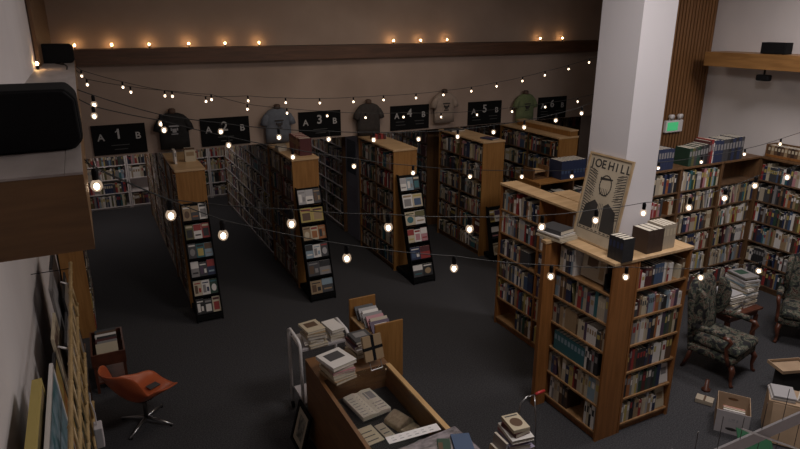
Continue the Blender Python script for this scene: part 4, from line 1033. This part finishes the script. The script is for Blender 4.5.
# ------------------------------------------------------------------ string lights
def bulb_proto():
    n = 12; rg = []
    for k in range(9):
        a = PI * k / 8; rg.append((max(.0015, .021 * math.sin(a)), -.045 - .021 + .021 * math.cos(a) * 1.15))
    b = MB().loft([[(q * math.cos(2 * PI * i / n), q * math.sin(2 * PI * i / n), z) for i in range(n)] for q, z in rg]).build('bulb', M['bulb_glass'], None, True)
    MB().loft([[(q * .5 * math.cos(2 * PI * i / n), q * .5 * math.sin(2 * PI * i / n), -.07 + (z + .066) * .55) for i in range(n)] for q, z in rg]).build('filament', M['bulb'], b, True)
    s = MB().tube([(0, 0, -.002), (0, 0, -.012), (0, 0, -.044)], [.008, .012, .011], 10).build('socket', M['black'], b)
    return b
B0 = bulb_proto()
used = [False]
def string_lights(pts, label, ends, wr=.0042, sc=1):
    """pts: bulb points along the wire"""
    r = empty('string_lights', pts[0], label, 'string lights', 'light strings across the room')
    o0 = V(pts[0]); P = [V(p) - o0 for p in pts]
    wp = [V(ends[0]) - o0] + P + [V(ends[1]) - o0]; fine = []
    for a, b in zip(wp, wp[1:]):
        L = (b - a).length
        for k in range(4):
            t_ = k / 4; q = a.lerp(b, t_); q.z -= .05 * L * 4 * t_ * (1 - t_) * .25 * (1 if L > .3 else 0); fine.append(q)
    fine.append(wp[-1])
    MB().tube(fine, wr, 5).build('wire', M['wire'], r, True)
    for p in P:
        if not used[0]:
            b = B0; used[0] = True; b.parent = r
        else: b = copy_tree(B0, r)
        b.location = p; b.scale = (sc, sc, sc)
STR = {
 'A': ([(.02, 7.8, 3.6), (.42, 7.8, 3.46), (.86, 7.8, 3.34), (1.32, 7.8, 3.25), (1.83, 7.8, 3.23), (2.31, 7.8, 3.18), (2.77, 7.8, 3.15), (3.25, 7.8, 3.14), (3.7, 7.8, 3.14), (4.21, 7.8, 3.14), (4.66, 7.8, 3.16), (5.14, 7.8, 3.19), (5.59, 7.8, 3.24), (6.07, 7.8, 3.3), (6.5, 7.8, 3.37), (6.97, 7.8, 3.45), (7.39, 7.8, 3.54)], 'uppermost light string, rising to the right below the beam', ((-.028, 7.8, 3.64), (11, 7.8, 3.95))),
 'B': ([(.06, 7.7, 3.51), (.49, 7.7, 3.41), (.93, 7.7, 3.34), (1.37, 7.7, 3.28), (1.79, 7.7, 3.14), (2.29, 7.7, 3.06), (2.83, 7.7, 2.99), (3.38, 7.7, 2.93), (3.96, 7.7, 2.9), (4.57, 7.7, 2.86), (5.19, 7.7, 2.85), (5.83, 7.7, 2.86), (6.47, 7.7, 2.89), (7.13, 7.7, 2.94)], 'second light string from the top, crossing in front of the signs', ((-.028, 7.7, 3.6), (11, 7.7, 3.5))),
 'C': ([(.06, 4.8, 3.62), (.48, 4.8, 3.46), (.9, 4.8, 3.37), (1.35, 4.8, 3.29), (1.77, 4.8, 3.24), (2.18, 4.8, 3.2), (2.62, 4.8, 3.17), (3.03, 4.8, 3.16), (3.43, 4.8, 3.17), (3.79, 4.8, 3.19), (4.18, 4.8, 3.23), (4.51, 4.8, 3.28)], 'third light string from the top, ending behind the column', ((-.028, 4.8, 3.66), (4.60, 4.674, 3.36))),
 'D': ([(.05, 4.75, 3.55), (.49, 4.75, 3.42), (.94, 4.75, 3.27), (1.44, 4.75, 3.13), (1.97, 4.75, 3.0), (2.54, 4.75, 2.88), (3.15, 4.75, 2.78), (3.76, 4.75, 2.71), (4.41, 4.75, 2.64), (5.08, 4.77, 2.6), (5.74, 4.8, 2.58), (6.46, 4.8, 2.58), (7.24, 4.8, 2.6), (7.93, 4.8, 2.67)], 'fourth light string from the top, passing behind the column to the right wall', ((-.028, 4.75, 3.6), (9.59, 4.8, 2.95))),
 'E': ([(-.002, 2.5, 3.585), (.44, 2.5, 3.32), (.99, 2.5, 3.12), (1.58, 2.5, 2.96), (2.23, 2.5, 2.79), (2.83, 2.5, 2.67), (3.54, 2.5, 2.53), (4.17, 2.5, 2.46)], 'lowest light string of large bulbs, sagging to the right in front of the bookcases', ((-.028, 2.5, 3.62), (6.5, 2.5, 2.5))),
 'F': ([(.25, 2.55, 3.42), (.75, 2.55, 3.31), (1.23, 2.55, 3.22), (1.7, 2.55, 3.14), (2.18, 2.55, 3.08), (2.58, 2.55, 3.06), (2.97, 2.55, 3.05), (3.38, 2.55, 3.03), (3.72, 2.55, 3.05), (4.02, 2.55, 3.1), (4.37, 2.55, 3.12)], 'nearly level light string of large bulbs in front of the column', ((-.028, 2.55, 3.6), (6.5, 2.55, 3.35)))}
for k, (p, lab, e) in STR.items():
    sc = {'A': .9, 'B': .9}.get(k, 1)
    string_lights([(a, b, c - .066 + .066 * sc) for a, b, c in p], lab, e, .0022 if k in 'EF' else .0036, sc)
# bulbs on top of the beam
r = empty('beam_string_lights', (0, YB - .1, 3.7205), 'row of small warm bulbs along the top of the wood beam', 'string lights')
bl = MB()
for k in range(7):
    a = PI * k / 6; 
rgs = [(max(.0015, .0115 * math.sin(PI * k / 8)), .045 + .0135 - .0135 * math.cos(PI * k / 8)) for k in range(9)]
bm = MB().loft([[(q * math.cos(2 * PI * i / 10), q * math.sin(2 * PI * i / 10), z) for i in range(10)] for q, z in rgs])
bb = None
for x in (-.01, .48, .99, 1.56, 2.11, 2.65, 5.07, 5.62, 6.18, 8.36, 8.93):
    if bb is None:
        bb = bm.build('bulb', M['bulb_beam'], r, True); so = MB().tube([(0, 0, 0.001), (0, 0, .045)], .009, 8).build('socket', M['black'], bb)
        q = bb
    else: q = copy_tree(bb, r)
    q.location = (x, 0, 0)
MB().tube([(-.25, .03, .005), (3, .03, .005), (6, .03, .005), (9.9, .03, .005)], .004, 5).build('wire', M['wire'], r)
r = empty('ledge_lamp', (-.31, 6.2, 3.711), 'single lit bulb on the left ledge beside the small speaker', 'lamp')
MB().tube([(0, 0, 0), (0, 0, .035)], .012, 8).build('socket', M['black'], r); q = bb.copy(); C.objects.link(q); q.parent = r; q.location = (0, 0, -.008); q.name = 'bulb'

# ------------------------------------------------------------------ every book of the farther rows
o = FAR.build('shelved_books', [M['paper']] + [BK[k] for k in BKN])
tag(o, 'rows of closed books filling the farther bookcases', 'books', None, 'stuff')
